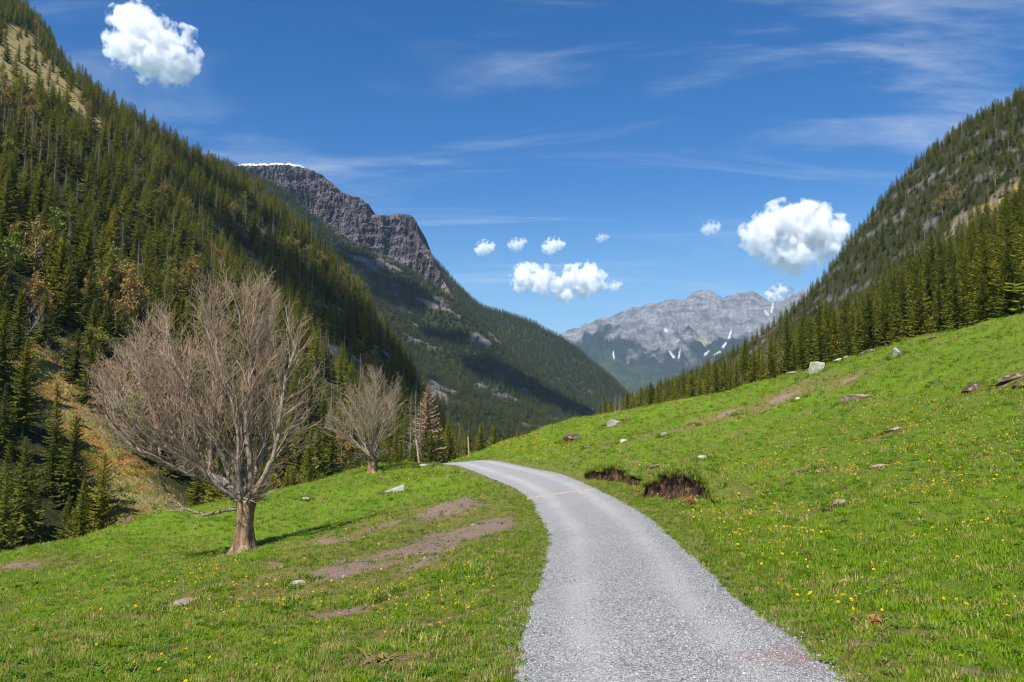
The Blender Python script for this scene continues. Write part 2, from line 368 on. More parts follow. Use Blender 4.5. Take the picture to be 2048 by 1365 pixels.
# patches of bare reddish soil, as blobs on the ground: (px, py, half length m, half width m, angle deg)
DIRT = [(945, 1062, 2.6, 1.5, 60), (890, 1090, 2.0, 1.2, 50), (800, 1112, 2.2, 0.8, 38), (720, 1135, 1.8, 0.55, 30), (615, 1165, 0.7, 0.25, 20), (905, 1010, 1.9, 1.5, 70), (850, 1125, 0.6, 0.35, 50),
        (660, 1085, 1.0, 0.35, -40), (552, 1130, 0.9, 0.18, -60), (370, 1208, 0.9, 0.25, 10), (775, 1052, 0.9, 0.35, 20), (830, 1260, 0.6, 0.25, 30), (690, 1225, 0.6, 0.15, 20), (35, 1130, 1.2, 0.5, 20), (20, 1262, .5, .2, 40), (765, 1320, .3, .2, 0),
        (1710, 1290, 0.3, 0.09, 25), (1650, 1325, 0.35, 0.12, 5), (1760, 1230, 0.25, 0.14, 0), (1830, 1268, .25, .12, 0), (1940, 1345, .3, .12, 0),
        (1560, 800, 3.5, 1.6, 30), (1450, 830, 2.2, 1.0, 20), (1370, 855, 1.6, 0.7, 10), (1250, 885, 1.6, 0.8, 10), (1700, 760, 2.0, 0.9, 30), (1640, 940, .8, .3, 10), (1750, 937, .6, .3, 10), (1410, 915, 0.8, .4, 0),
        (1790, 865, .8, .3, 0), (1620, 826, 1.2, .5, 0), (1860, 1065, .3, .1, 0), (2020, 760, 1.5, .5, 20), (1290, 985, .45, .25, 20), (1500, 975, .8, .2, 10), (1270, 925, .4, .25, 0), (1660, 1010, .6, .25, 25)]
DIRTW = [(*gnd(a, b)[:2], L * (0.45 if a > 1150 else 0.9), W * (0.45 if a > 1150 else 0.9), math.radians(t)) for a, b, L, W, t in DIRT]
def blob(x, y, lst, grow=1.0):
    d = np.zeros(np.shape(x))
    for cx, cy_, L, W, t in lst:
        dx, dy = x - cx, y - cy_; u = dx * math.cos(t) + dy * math.sin(t); v = -dx * math.sin(t) + dy * math.cos(t)
        r = np.sqrt((u / (L * grow)) ** 2 + (v / (W * grow)) ** 2); d = np.maximum(d, 1 - np.clip(r * 0.62, 0, 1))
    return d
def meadow_masks(x, y):
    rd = road_dist(x, y)
    n = fbm(x * 0.8, y * 0.8, 2.0, 4); dirt = blob(x, y, DIRTW, 1.15) + 0.5 * n
    dirt = sstep(0.28, 0.75, dirt)
    dry = np.clip(sstep(0.12, 0.55, blob(x, y, DIRTW, 2.6) + 0.45 * n) * 0.9, 0, 1)
    dry = np.maximum(dry, 0.8 * sstep(2.3, 1.3, rd + 0.5 * n))
    dry = np.maximum(dry, sstep(0.2, 0.5, fbm(x * 0.22 + 5, y * 0.22, 7.0, 5, 0.6)) * 0.8)
    left = sstep(-1.0, -2.2, x) * sstep(15, 8, y) * 0.5
    return dirt, np.clip(np.maximum(dry, left * sstep(-.2, .3, n)), 0, 1)
def meadow_attr(X, Y, Z):
    a, b = meadow_masks(X, Y); return {'dirt': a, 'dry': b}
ys = np.concatenate([np.arange(-12, 4, 0.5), np.arange(4, 40, 0.16), np.arange(40, 92, 0.32), np.arange(92, 121, 1.0)])
xs = np.concatenate([np.arange(-46, -24, 0.6), np.arange(-24, 22, 0.2), np.arange(22, 62, 0.4)])
heightfield('meadow', xs, ys, meadow_z, M_MEADOW, meadow_attr)

def build_road():
    C = ROADF; T = np.gradient(C[:, :2], axis=0); T /= np.linalg.norm(T, axis=1)[:, None]; N = np.stack([T[:, 1], -T[:, 0]], 1)
    u = np.linspace(-1, 1, 25); s = np.concatenate([[0], np.cumsum(np.linalg.norm(np.diff(C[:, :2], axis=0), axis=1))])
    wl = RW + 0.05 + 0.10 * fbm(s * 0.5, 0.3, 0, 3) + 0.10 * fbm(s * 2.6, 4.3, 0, 4, .7); wr = RW + 0.05 + 0.07 * fbm(s * 0.5, 8.3, 0, 3) + 0.08 * fbm(s * 2.9, 14.3, 0, 4, .7)
    XY = C[:, None, :2] + (np.where(u[None] < 0, wl[:, None], wr[:, None]) * u[None])[..., None] * N[:, None]
    Zc = _mt(XY[..., 0], XY[..., 1])
    lift = 0.075 - 0.062 * np.abs(u[None]) ** 4
    rut = -0.018 * (np.exp(-((np.abs(u[None]) - 0.5) / 0.16) ** 2))
    Z = Zc + lift + rut + 0.012 * fbm(XY[..., 0] * 1.4, XY[..., 1] * 1.4, 3, 3)
    track = np.broadcast_to(np.exp(-((np.abs(u[None]) - 0.5) / 0.17) ** 2), Z.shape) * (0.75 + 0.5 * fbm(XY[..., 0] * .7, XY[..., 1] * .25, 2, 3))
    far = sstep(12, 30, XY[..., 1]); track = np.clip(track + 0.35 * far, 0, 1)
    rp = gnd(1600, 1325); red = np.exp(-(((XY[..., 0] - rp[0]) / 0.45) ** 2 + ((XY[..., 1] - rp[1]) / 0.28) ** 2))
    rp = gnd(1560, 1240); red = np.maximum(red, 0.4 * np.exp(-(((XY[..., 0] - rp[0]) / 0.5) ** 2 + ((XY[..., 1] - rp[1]) / 1.0) ** 2)))
    V = np.concatenate([XY, Z[..., None]], -1).reshape(-1, 3)
    link('gravel_road', mesh_np('gravel_road', V, gridfaces(25, len(C))[:, ::-1], [M_ROAD], attrs={'track': track, 'redsoil': red}), kind='structure')
build_road()

# ------------------------------------------------------------------ valley floor and mountains
M_FLOOR = mat_slope('forest_floor', (0.034, 0.040, 0.013), (0.056, 0.060, 0.018))
M_FARSLOPE = mat_slope('far_forest_floor', (0.035, 0.045, 0.018), (0.055, 0.065, 0.022), (0.10, 0.09, 0.09), (0.29, 0.26, 0.245), 0.35)
def zero(X): return np.zeros(np.shape(X))
heightfield('valley_floor', np.linspace(-1500, 5000, 80), np.linspace(-300, 9500, 100), lambda X, Y: -46 - 0.035 * np.maximum(Y - 300, 0) + 6 * fbm(X * .01, Y * .01, 0, 3), M_FLOOR,
            lambda X, Y, Z: {'rock': zero(X), 'strip': zero(X), 'gold': zero(X)})

# left hillside: an inclined wall above a ravine, ended by a spur
RAV = np.array([-66.0, 100.0]); DIRV = np.array([60, 300.0]); DIRV /= np.linalg.norm(DIRV); LEFT = np.array([-DIRV[1], DIRV[0]])
SL = 0.80
SKY_L = [(-140, -160), (75, 8), (150, 118), (250, 190), (330, 242), (420, 292), (510, 333), (560, 385), (620, 432), (680, 494), (730, 560), (770, 618), (810, 685), (845, 750), (872, 800), (890, 850)]
def plane_hit(px, py):
    a, b = ray(px, py); a = float(a); b = float(b)
    # z = z0 + SL*((a*Y-RAV0)*LEFT0 + (Y-RAV1)*LEFT1) = b*Y
    k = SL * (a * LEFT[0] + LEFT[1]); c = -24 + SL * (-RAV[0] * LEFT[0] - RAV[1] * LEFT[1])
    Y = c / (b - k) if abs(b - k) > 1e-6 else 900
    return (a * Y, Y)
EDGE = [plane_hit(px, py) for px, py in SKY_L]
EDGE = [(-1500.0, EDGE[0][1] + 200)] + EDGE + [(60.0, 300.0), (120.0, 200.0)]
def edge_dist(x, y):                                 # signed: positive beyond the spur edge
    x = np.asarray(x, float); y = np.asarray(y, float)
    d = polydist(x, y, EDGE); poly = EDGE + [(120.0, -800.0), (-1500.0, -800.0)]
    return np.where(inpoly(x, y, poly), -d, d)
GUL = [plane_hit(*q) for q in [(500, 470), (535, 525), (600, 585), (680, 650), (740, 700), (800, 765), (850, 820)]]
def left_z(x, y):
    x = np.asarray(x, float); y = np.asarray(y, float)
    d = (x - RAV[0]) * LEFT[0] + (y - RAV[1]) * LEFT[1]; s = (x - RAV[0]) * DIRV[0] + (y - RAV[1]) * DIRV[1]
    z = -24 - 0.02 * np.maximum(s - 100, 0) + SL * (0.5 * (d + np.sqrt(d * d + 26 ** 2)) - 6)
    z = z + 9 * fbm(s * 0.011, d * 0.004, 2.0, 4) * sstep(20, 120, d) + 2.2 * fbm(s * 0.06, d * 0.035, 5.0, 4) * sstep(0, 40, d)
    g = polydist(x, y, GUL); z = z - 14 * np.exp(-(g / 40.0) ** 2) * sstep(20, 100, d)
    e = edge_dist(x, y); z = z - 1.3 * (0.5 * (e + np.sqrt(e * e + 14 ** 2)))
    return np.maximum(z, -75)
STRIP = [(35, 640), (60, 660), (85, 700), (125, 740), (170, 800), (215, 860), (280, 930), (350, 1000), (410, 1110), (250, 1130), (225, 1010), (170, 900), (105, 830), (70, 770), (40, 750), (35, 690)]
GOLD = [(-60, 40), (40, 55), (110, 120), (150, 170), (190, 240), (215, 265), (170, 250), (120, 215), (60, 190), (-60, 150)]
GOLD2 = [(170, 215), (210, 245), (225, 280), (185, 250)]
def soft_in(px, py, poly, w):
    d = polydist(px, py, list(poly) + [poly[0]]); return np.where(inpoly(px, py, poly), 0.5 + 0.5 * np.clip(d / w, 0, 1), 0.5 - 0.5 * np.clip(d / w, 0, 1))
def left_attr(X, Y, Z):
    px, py = project(X, Y, Z); n = fbm(X * 0.05, Y * 0.05, Z * 0.05, 4); e = edge_dist(X, Y); ok = (Y > 40)
    strip = sstep(0.3, 0.6, soft_in(px, py, STRIP, 25) + 0.35 * n) * ok
    gold = sstep(0.3, 0.6, np.maximum(soft_in(px, py, GOLD, 25), soft_in(px, py, GOLD2, 12)) + 0.9 * n) * ok
    rock = sstep(0.12, 0.3, n) * sstep(-170, -60, e) * sstep(250, 420, Y) * sstep(350, 450, px) + 0.9 * sstep(0.12, 0.3, fbm(X * 0.09, Y * 0.09, Z * 0.09 + 3, 4)) * gold
    return {'strip': strip, 'gold': gold, 'rock': np.clip(rock, 0, 1)}
heightfield('left_hillside', np.arange(-900, 100, 4.0), np.arange(20, 1250, 4.0), left_z, M_FLOOR, left_attr)

# right hillside
RP = [P(1215, 850, 330), P(1300, 850, 290), P(1400, 825, 240), P(1550, 785, 200), P(1700, 745, 165), P(1850, 710, 135), P(2048, 660, 110), P(2300, 600, 100),
      P(1480, 715, 640), P(1530, 672, 650), P(1600, 612, 690), P(1690, 520, 740), P(1760, 462, 780), P(1838, 372, 800), P(1970, 294, 790), P(2048, 256, 770), P(2300, 100, 760),
      P(1700, 660, 330), P(1850, 560, 340), P(2048, 440, 320), P(1600, 690, 420), P(1760, 560, 560), P(1900, 430, 560), P(2048, 330, 540), P(2300, 300, 300), P(2300, 180, 520), P(1400, 790, 480),
      P(1320, 820, 520), P(1250, 846, 560), P(1350, 818, 800)]
for px, py, Y in [(1480, 715, 640), (1600, 612, 690), (1690, 520, 740), (1838, 372, 800), (2048, 256, 770), (2300, 100, 760)]:
    q = P(px, py, Y); RP.append((q[0] + 90, q[1] + 170, q[2] - 70)); RP.append((q[0] + 200, q[1] + 420, q[2] - 220))
_rt = TPS(RP, 1e-5)
def right_z(x, y):
    z = _rt(x, y); return np.maximum(z + 2.0 * fbm(x * 0.05, y * 0.05, 3, 4) + 5 * fbm(x * 0.012, y * 0.012, 8, 4) * sstep(150, 300, y), -80)
GOLDR = [(2100, 350), (2020, 375), (1960, 415), (1900, 455), (1850, 505), (1870, 520), (1910, 490), (1970, 440), (2100, 400)]
def right_attr(X, Y, Z):
    px, py = project(X, Y, Z); n = fbm(X * 0.05, Y * 0.05, Z * 0.05, 4)
    gold = sstep(0.4, 0.65, soft_in(px, py, GOLDR, 25) + 0.8 * n)
    rock = 0.85 * sstep(0.12, 0.32, n) * sstep(330, 480, Y)
    return {'strip': zero(X), 'gold': gold * (1 - 0.6 * rock), 'rock': rock}
heightfield('right_hillside', np.arange(20, 900, 4.0), np.arange(95, 1250, 4.0), right_z, M_FLOOR, right_attr)

# rock mountain behind the spur (forest apron), the further ridge, the far limestone wall
CPTS = [P(380, 330, 2250), P(530, 372, 2150), P(620, 440, 2100), P(700, 500, 2060), P(780, 528, 2020), P(850, 572, 1980), P(905, 612, 1940), P(960, 664, 1880), P(1020, 716, 1830), P(1100, 778, 1780), P(1200, 842, 1740), P(1260, 870, 1700),
        P(760, 640, 1700), P(700, 600, 1720), P(600, 560, 1700), P(870, 800, 1250), P(950, 770, 1480), P(900, 700, 1650), P(1000, 835, 1300), P(1100, 860, 1330), P(820, 650, 1750), P(1040, 800, 1560), P(450, 500, 1650), P(600, 760, 1250), P(1180, 880, 1250), (-200, 820, -50), (0, 820, -62), (200, 820, -64), (450, 820, -64), (400, 1250, -75)]
for px, py, Y in [(530, 372, 2150), (700, 500, 2060), (850, 572, 1980), (905, 612, 1940), (1020, 716, 1830), (1200, 842, 1740)]:
    q = P(px, py, Y); CPTS.append((q[0] + 60, q[1] + 160, q[2] - 60)); CPTS.append((q[0] + 120, q[1] + 420, q[2] - 190))
_ct = TPS(CPTS, 1e-5)
def mid_z(x, y):
    u = x * 0.9 - y * 0.3; n = fbm(u * 0.004, y * 0.012, 2, 5, 0.55)
    return np.maximum(_ct(x, y) + 44 * n + 12 * fbm(x * 0.02, y * 0.02, 5, 4), -160)
def rocky(lo, hi, sc, extra=None):
    def f(X, Y, Z):
        n = fbm(X * sc * 0.6, Y * sc * 1.2, Z * sc * 0.5, 5, 0.6)
        r = sstep(lo, hi, n)
        return {'strip': zero(X), 'gold': zero(X), 'rock': r}
    return f
heightfield('mid_mountain', np.arange(-1300, 520, 7.0), np.arange(760, 2650, 7.0), mid_z, M_FARSLOPE, rocky(0.13, 0.27, 0.012))
DPTS = [P(800, 470, 2750), P(870, 530, 2700), P(940, 602, 2700), P(1010, 628, 2680), P(1100, 668, 2640), P(1180, 722, 2580), P(1225, 760, 2540), P(1262, 797, 2500), P(1300, 840, 2450),
        P(960, 700, 2300), P(1100, 790, 2150), P(1200, 845, 2000), P(1040, 690, 2480), P(1150, 760, 2350), P(850, 640, 2350), P(1250, 870, 2100)]
for px, py, Y in [(870, 530, 2700), (940, 602, 2700), (1100, 668, 2640), (1180, 722, 2580), (1262, 797, 2500)]:
    q = P(px, py, Y); DPTS.append((q[0] + 60, q[1] + 200, q[2] - 60)); DPTS.append((q[0] + 140, q[1] + 520, q[2] - 230))
_dt = TPS(DPTS, 1e-5)
def far_z(x, y): return np.maximum(_dt(x, y) + 22 * fbm(x * 0.006, y * 0.006, 2, 5), -190)
heightfield('far_ridge', np.arange(-700, 720, 9.0), np.arange(1950, 3300, 9.0), far_z, M_FARSLOPE, rocky(0.28, 0.42, 0.010))

def mat_limestone():
    m = NT('limestone_wall'); p = m.pos()
    n1 = m.noise(m.vscale(p, (1, 1, 2.2)), 0.006, 9, 0.72, 0.6); n2 = m.noise(p, 0.03, 7, 0.75)
    c = m.mix(m.rng(n1, 0.36, 0.64), (0.15, 0.15, 0.16), (0.42, 0.415, 0.40))
    c = m.mix(m.rng(n2, 0.42, 0.66, 0, 0.7), c, (0.12, 0.12, 0.14))
    c = m.mix(m.attr('scree'), c, m.mix(m.rng(n2, 0.3, 0.7), (0.52, 0.44, 0.34), (0.34, 0.31, 0.21)))
    c = m.mix(m.attr('wood'), c, m.mix(m.rng(n2, 0.3, 0.7), (0.018, 0.028, 0.024), (0.045, 0.06, 0.035)))
    c = m.mix(m.attr('green'), c, m.mix(m.rng(n2, 0.35, 0.65), (0.03, 0.05, 0.022), (0.085, 0.12, 0.045)))
    c = m.mix(m.attr('snow'), c, (0.85, 0.86, 0.9))
    return m.finish(c, 0.95, m.bump(m.math('ADD', n1, n2), 1.0, 40.0), spec=0.1)
E0 = 8000.0
ESKY = [(1040, 735), (1130, 672), (1200, 645), (1262, 622), (1290, 616), (1332, 607), (1362, 606), (1385, 595), (1410, 588), (1438, 597), (1442, 602), (1468, 594), (1478, 588), (1490, 592), (1503, 588), (1520, 600), (1545, 622), (1556, 612), (1575, 602), (1600, 590), (1680, 560), (1800, 560)]
EP = [P(a, b, E0) for a, b in ESKY]
EP += [P(1080, 770, 6900), P(1200, 770, 6700), P(1320, 775, 6500), P(1450, 775, 6500), P(1600, 775, 6500), P(1750, 770, 6500), P(1150, 725, 7450), P(1260, 690, 7500), P(1350, 690, 7350), P(1450, 690, 7300), P(1550, 690, 7300), P(1700, 680, 7300),
       P(1260, 740, 7050), P(1370, 735, 6900), P(1480, 735, 6900), P(1300, 790, 6100), P(1500, 790, 6100), P(1350, 640, 7800), P(1450, 640, 7750), P(1240, 655, 7800)]
for a, b in ESKY[::2]:
    q = P(a, b, E0); EP.append((q[0], q[1] + 300, q[2] - 170)); EP.append((q[0], q[1] + 800, q[2] - 550))
_et = TPS(EP, 1e-6)
def e_noise(x, y):
    rid = fbm(x * 0.0042, y * 0.0014, 2, 5, 0.55, ridged=True); return rid
def lime_z(x, y):
    h = np.clip((8100 - y) / 1500, 0, 1); amp = 18 + 150 * np.sin(np.clip(h, 0, 1) * math.pi)
    z = _et(x, y) + amp * (e_noise(x, y) - 0.35) * 1.0 + 40 * fbm(x * 0.011, y * 0.011, 4, 5, 0.6, ridged=True) - 8
    return z
def lime_attr(X, Y, Z):
    px, py = project(X, Y, Z); n = fbm(X * 0.004, Y * 0.004, Z * 0.004, 5); r = e_noise(X, Y); n2 = fbm(X * 0.016, Y * 0.008, Z * 0.012, 4)
    t = (py - (668 + 14 * np.sin(px * 0.03))) / 70.0
    wood = sstep(-0.05, 0.25, n * 0.9 + 0.5 * r + 0.6 * np.clip(t, -2, 1) - 0.33) * sstep(-0.9, 0.1, t)
    wood = np.maximum(wood, sstep(1240, 1190, px) * sstep(695, 715, py + 25 * n) * 0.9)
    green = sstep(0.75, 1.15, t + 0.8 * n)
    scree = sstep(0.0, 0.3, -r + 0.45 + 0.3 * n) * sstep(-0.3, 0.3, t) * (1 - green * 0.7)
    snow = np.zeros(X.shape)
    for a, b, c, d in [(1410, 710, 1418, 702), (1446, 694, 1452, 686), (1430, 709, 1440, 704), (1226, 705, 1228, 718), (1330, 660, 1334, 662), (1340, 705, 1348, 716), (1543, 625, 1546, 608), (1528, 622, 1536, 630), (1357, 718, 1360, 700), (1458, 676, 1462, 664)]:
        d_ = polydist(px, py, [(a, b), (c, d)]); snow = np.maximum(snow, sstep(2.4, 1.2, d_ + 2.5 * n2))
    return {'wood': wood, 'green': green, 'scree': scree, 'snow': snow * (Y < 8100)}
heightfield('far_mountain', np.arange(200, 3100, 10.0), np.arange(6000, 8700, 10.0), lime_z, mat_limestone(), lime_attr)

# cliff on top of the rock mountain: a thick crag between two edges, displaced
def cliff():
    top = np.array([(440, 334, 2330), (510, 331, 2300), (560, 333, 2290), (600, 335, 2270), (622, 342, 2260), (645, 352, 2250), (668, 372, 2240), (682, 385, 2235), (700, 392, 2228), (725, 401, 2222), (738, 412, 2215), (744, 430, 2212), (750, 432, 2200), (780, 431, 2190), (800, 429, 2186), (826, 433, 2180), (834, 450, 2172), (838, 476, 2166), (850, 492, 2150), (866, 512, 2140), (872, 535, 2130), (884, 556, 2118), (896, 580, 2105), (912, 608, 2080)], float)
    bot = np.array([(440, 380, 2180), (530, 402, 2100), (620, 472, 2040), (700, 532, 2000), (780, 560, 1965), (850, 602, 1920), (912, 645, 1885)], float)
    n = 420; tt = np.linspace(0, 1, n)
    def samp(a):
        s = np.concatenate([[0], np.cumsum(np.hypot(np.diff(a[:, 0]), np.diff(a[:, 1])))]); s /= s[-1]
        return np.stack([np.interp(tt, s, a[:, k]) for k in range(3)], 1)
    tp, bt = samp(top), samp(bot)
    def w(a): x, z = ray(a[:, 0], a[:, 1]); return np.stack([x * a[:, 2], a[:, 2], z * a[:, 2]], 1)
    tp, bt = w(tp), w(bt); rows = 110; v = np.linspace(0, 1, rows)
    S = []
    for k in v:
        xyz = bt * (1 - k) + tp * k; yk = min(1, k / 0.42) ** 0.8; xyz[:, 1] = bt[:, 1] * (1 - yk) + tp[:, 1] * yk
        fwd = 0.0
        xyz = xyz - np.array([0, 1, 0]) * fwd * (0.5 + 0.5 * k); S.append(xyz)
    S = np.array(S)                                          # rows x n x 3
    x, y, z = S[..., 0], S[..., 1], S[..., 2]
    bigb = fbm(x * 0.0045, y * 0.001, z * 0.002, 3, 0.5); but = fbm(x * 0.015 + 0.6 * fbm(x * .006, y * .003, z * .006, 3), y * 0.002, z * 0.0022, 5, 0.62, ridged=True); led = fbm(x * 0.008, 2.2, z * 0.045, 4, 0.6); cr = fbm(x * 0.06, y * 0.03, z * 0.03, 4, 0.65, ridged=True)
    amp = (np.clip(v / 0.25, 0.1, 1) * np.clip((1.02 - v) / 0.06, 0.25, 1))[:, None]
    S[..., 1] -= amp * (38 * but + 60 * bigb + 13 * led + 15 * cr); S[..., 0] += amp * (6 * led + 7 * cr)
    S[-3:, :, 2] += 5 * fbm(tt * 60, 0.5, 1, 3)[None]
    S[-1, :, 2] += 3 * fbm(tt * 140, 3.5, 1, 2)
    sn = (np.clip((0.30 - tt) / 0.06, 0, 1) * 13.0)[:, None] * np.array([0, 0, 1.0]); back = [S[-1] + np.array([0, 14, 0.0]) + sn * 0.7, S[-1] + np.array([0, 40, -1.0]) + sn, S[-1] + np.array([10, 160, -14.0]), S[-1] + np.array([60, 420, -160.0])]
    A = np.concatenate([S, np.array(back)], 0); R = A.shape[0]
    m = NT('dark_cliff_rock'); p = m.pos()
    n1 = m.noise(m.vscale(p, (1, 1, 0.3)), 0.045, 8, 0.72); n2 = m.noise(m.vscale(p, (0.5, 0.5, 1.6)), 0.02, 6, 0.7)
    c = m.mix(m.rng(n1, 0.36, 0.62), (0.046, 0.042, 0.052), (0.185, 0.165, 0.18))
    c = m.mix(m.rng(n2, 0.5, 0.66, 0, 0.75), c, (0.15, 0.10, 0.105))
    c = m.mix(m.rng(m.noise(p, 0.012, 5), 0.55, 0.7, 0, 0.6), c, (0.16, 0.14, 0.09))
    c = m.mix(m.attr('pale'), c, m.mix(m.rng(n1, 0.4, 0.6), (0.24, 0.17, 0.13), (0.4, 0.34, 0.28)))
    c = m.mix(m.attr('green'), c, (0.03, 0.04, 0.015))
    c = m.mix(m.attr('snow'), c, (0.88, 0.89, 0.92))
    mat = m.finish(c, 0.95, m.bump(m.math('ADD', n1, n2), 1.0, 12.0), spec=0.1)
    snow = np.zeros(A.shape[:2]); snow[rows:rows + 3, :] = (tt < 0.30)[None]
    snow[rows - 1, :] = (tt < 0.27)
    px, py = project(A[..., 0], A[..., 1], A[..., 2]); nn = fbm(A[..., 0] * .01, A[..., 1] * .01, A[..., 2] * .02, 4)
    pale = sstep(0.55, 0.8, sstep(860, 885, px) + 0.6 * nn - 0.1) * sstep(530, 570, py)
    green = np.clip(sstep(0.2, 0.34, nn + 0.25 * (1 - np.concatenate([v, [1, 1, 1, 1]])[:, None]) - .05), 0, 1) * (snow < .5) * .8
    green[rows:] = np.maximum(green[rows:], (snow[rows:] < .5) * .8)
    link('cliff', mesh_np('cliff', A.reshape(-1, 3), gridfaces(n, R), [mat], attrs={'snow': snow, 'pale': pale, 'green': green}, smooth=False), kind='structure')
cliff()

# ------------------------------------------------------------------ instancing of what nobody could count
def instancer(name, pts, rot, scl, idx, protos, label, cat, kind='stuff'):
    n = len(pts); m = bpy.data.meshes.new(name); m.vertices.add(n); m.vertices.foreach_set('co', np.asarray(pts, np.float32).ravel())
    a = m.attributes.new('rot', 'FLOAT_VECTOR', 'POINT'); a.data.foreach_set('vector', np.asarray(rot, np.float32).ravel())
    a = m.attributes.new('scl', 'FLOAT_VECTOR', 'POINT'); a.data.foreach_set('vector', np.asarray(scl, np.float32).ravel())
    a = m.attributes.new('idx', 'INT', 'POINT'); a.data.foreach_set('value', np.asarray(idx, np.int32))
    o = link(name, m, kind=kind, label=label, category=cat)
    t = bpy.data.node_groups.new(name, 'GeometryNodeTree')
    t.interface.new_socket('Geometry', in_out='INPUT', socket_type='NodeSocketGeometry'); t.interface.new_socket('Geometry', in_out='OUTPUT', socket_type='NodeSocketGeometry')
    gi = t.nodes.new('NodeGroupInput'); go = t.nodes.new('NodeGroupOutput'); ip = t.nodes.new('GeometryNodeInstanceOnPoints'); jn = t.nodes.new('GeometryNodeJoinGeometry')
    for p in protos:
        oi = t.nodes.new('GeometryNodeObjectInfo'); oi.inputs['Object'].default_value = p; oi.inputs['As Instance'].default_value = True
        t.links.new(oi.outputs['Geometry'], jn.inputs[0])
    t.links.new(gi.outputs[0], ip.inputs['Points']); t.links.new(jn.outputs[0], ip.inputs['Instance']); ip.inputs['Pick Instance'].default_value = True
    def na(nm, ty):
        x = t.nodes.new('GeometryNodeInputNamedAttribute'); x.data_type = ty; x.inputs['Name'].default_value = nm
        return next(s for s in x.outputs if s.enabled and s.name == 'Attribute')
    t.links.new(na('idx', 'INT'), ip.inputs['Instance Index']); t.links.new(na('scl', 'FLOAT_VECTOR'), ip.inputs['Scale'])
    er = t.nodes.new('FunctionNodeEulerToRotation'); t.links.new(na('rot', 'FLOAT_VECTOR'), er.inputs[0]); t.links.new(er.outputs[0], ip.inputs['Rotation'])
    t.links.new(ip.outputs[0], go.inputs[0])
    md = o.modifiers.new('scatter', 'NODES'); md.node_group = t
    return o
def proto(name, mesh): return bpy.data.objects.new(name, mesh)       # mesh source only, never linked to the scene

# ------------------------------------------------------------------ spruces
def spruce_crown(seed, nb, H=20.0, R=3.1, base=0.05, leaf=0.55, bare=0.0, sub=4, dens=1.0):
    R = R * 1.55; r = np.random.RandomState(seed); g = Geo()
    V = []; F = []
    ga = r.rand() * 6
    for i in range(nb):
        t = (i + r.rand()) / nb; t = base + (1 - base) * (1 - (1 - t) ** 1.15); z0 = t * H * 0.985
        ga += 2.39996 + r.normal() * 0.35
        L = R * (1 - t) ** 0.82 * (0.72 + 0.42 * r.rand()) * (0.55 + 0.45 * min(1, (t - base) / 0.12 + 0.35)) + 0.16
        if r.rand() < 0.06: L *= 0.5
        droop = -0.42 + 0.85 * t ** 1.5 + r.normal() * 0.10
        d = np.array([math.cos(ga), math.sin(ga), 0]); sd = np.array([-d[1], d[0], 0])
        k = np.arange(sub + 1) / sub
        sp = d[None] * (L * k)[:, None] + np.array([0, 0, 1])[None] * (L * (droop * k + 0.20 * k ** 3))[:, None] + np.array([0, 0, z0])
        for j in range(sub):
            if r.rand() < bare: continue
            a, b = sp[j], sp[j + 1]; w = leaf * L * (0.36 - 0.26 * k[j]) * (0.7 + 0.6 * r.rand()) + 0.10
            for s in (-1, 1):
                c = a * 0.4 + b * 0.6 + sd * s * w * (0.8 + 0.4 * r.rand()) + d * w * 0.35 - np.array([0, 0, w * (0.30 + 0.45 * r.rand())])
                n0 = len(V); V += [a, b + (b - a) * 0.25, c]; F.append((n0, n0 + 1, n0 + 2))
            if r.rand() < dens * 0.8:                    # hanging spray
                n0 = len(V); q = (a + b) / 2 - np.array([0, 0, w * (0.7 + 0.6 * r.rand())]) + sd * r.normal() * 0.12 * w
                V += [a, b, q]; F.append((n0, n0 + 1, n0 + 2))
    n0 = len(V); V += [np.array([0, 0, H * 1.0]), np.array([0.13, 0, H * 0.93]), np.array([-0.08, 0.11, H * 0.93]), np.array([-0.07, -0.11, H * 0.93])]
    F += [(n0, n0 + 1, n0 + 2), (n0, n0 + 2, n0 + 3), (n0, n0 + 3, n0 + 1)]
    g.add(np.array(V), np.array(F)); return g
def spruce_trunk(seed, H=20.0, r0=0.26):
    g = Geo(); z = np.array([-1.2, 0, 0.6, 3, 8, 14, 18.6]) * H / 20.0; rr = np.array([1.5, 1.35, 1.05, 0.9, 0.62, 0.3, 0.08]) * r0
    rs = np.random.RandomState(seed); p = np.stack([rs.normal(size=7) * 0.03, rs.normal(size=7) * 0.03, z], 1); tube(g, p, rr, 7, 0); return g
HD = []
for i, (nb, R, base) in enumerate([(190, 3.2, 0.04), (170, 2.7, 0.07), (210, 3.5, 0.03), (180, 2.9, 0.10), (160, 2.4, 0.05), (200, 3.1, 0.14)]):
    HD.append((spruce_crown(100 + i, nb, R=R, base=base).mesh('spruce_crown', [M_SPRUCE], False), spruce_trunk(i).mesh('spruce_trunk', [M_TRUNK])))
MID = [proto('spruce_mid', spruce_crown(200 + i, 95, R=R * 1.22, base=0.02, sub=3, dens=0.6, leaf=0.62).mesh('spruce_mid', [M_SPRUCE], False)) for i, R in enumerate((3.2, 2.7, 3.5, 2.9, 2.4))]
FAR = [proto('spruce_far', spruce_crown(300 + i, 44, R=R, base=0.04, sub=2, dens=0.5, leaf=0.8).mesh('spruce_far', [M_SPRUCE_FAR], False)) for i, R in enumerate((3.3, 2.8, 3.8, 3.0))]
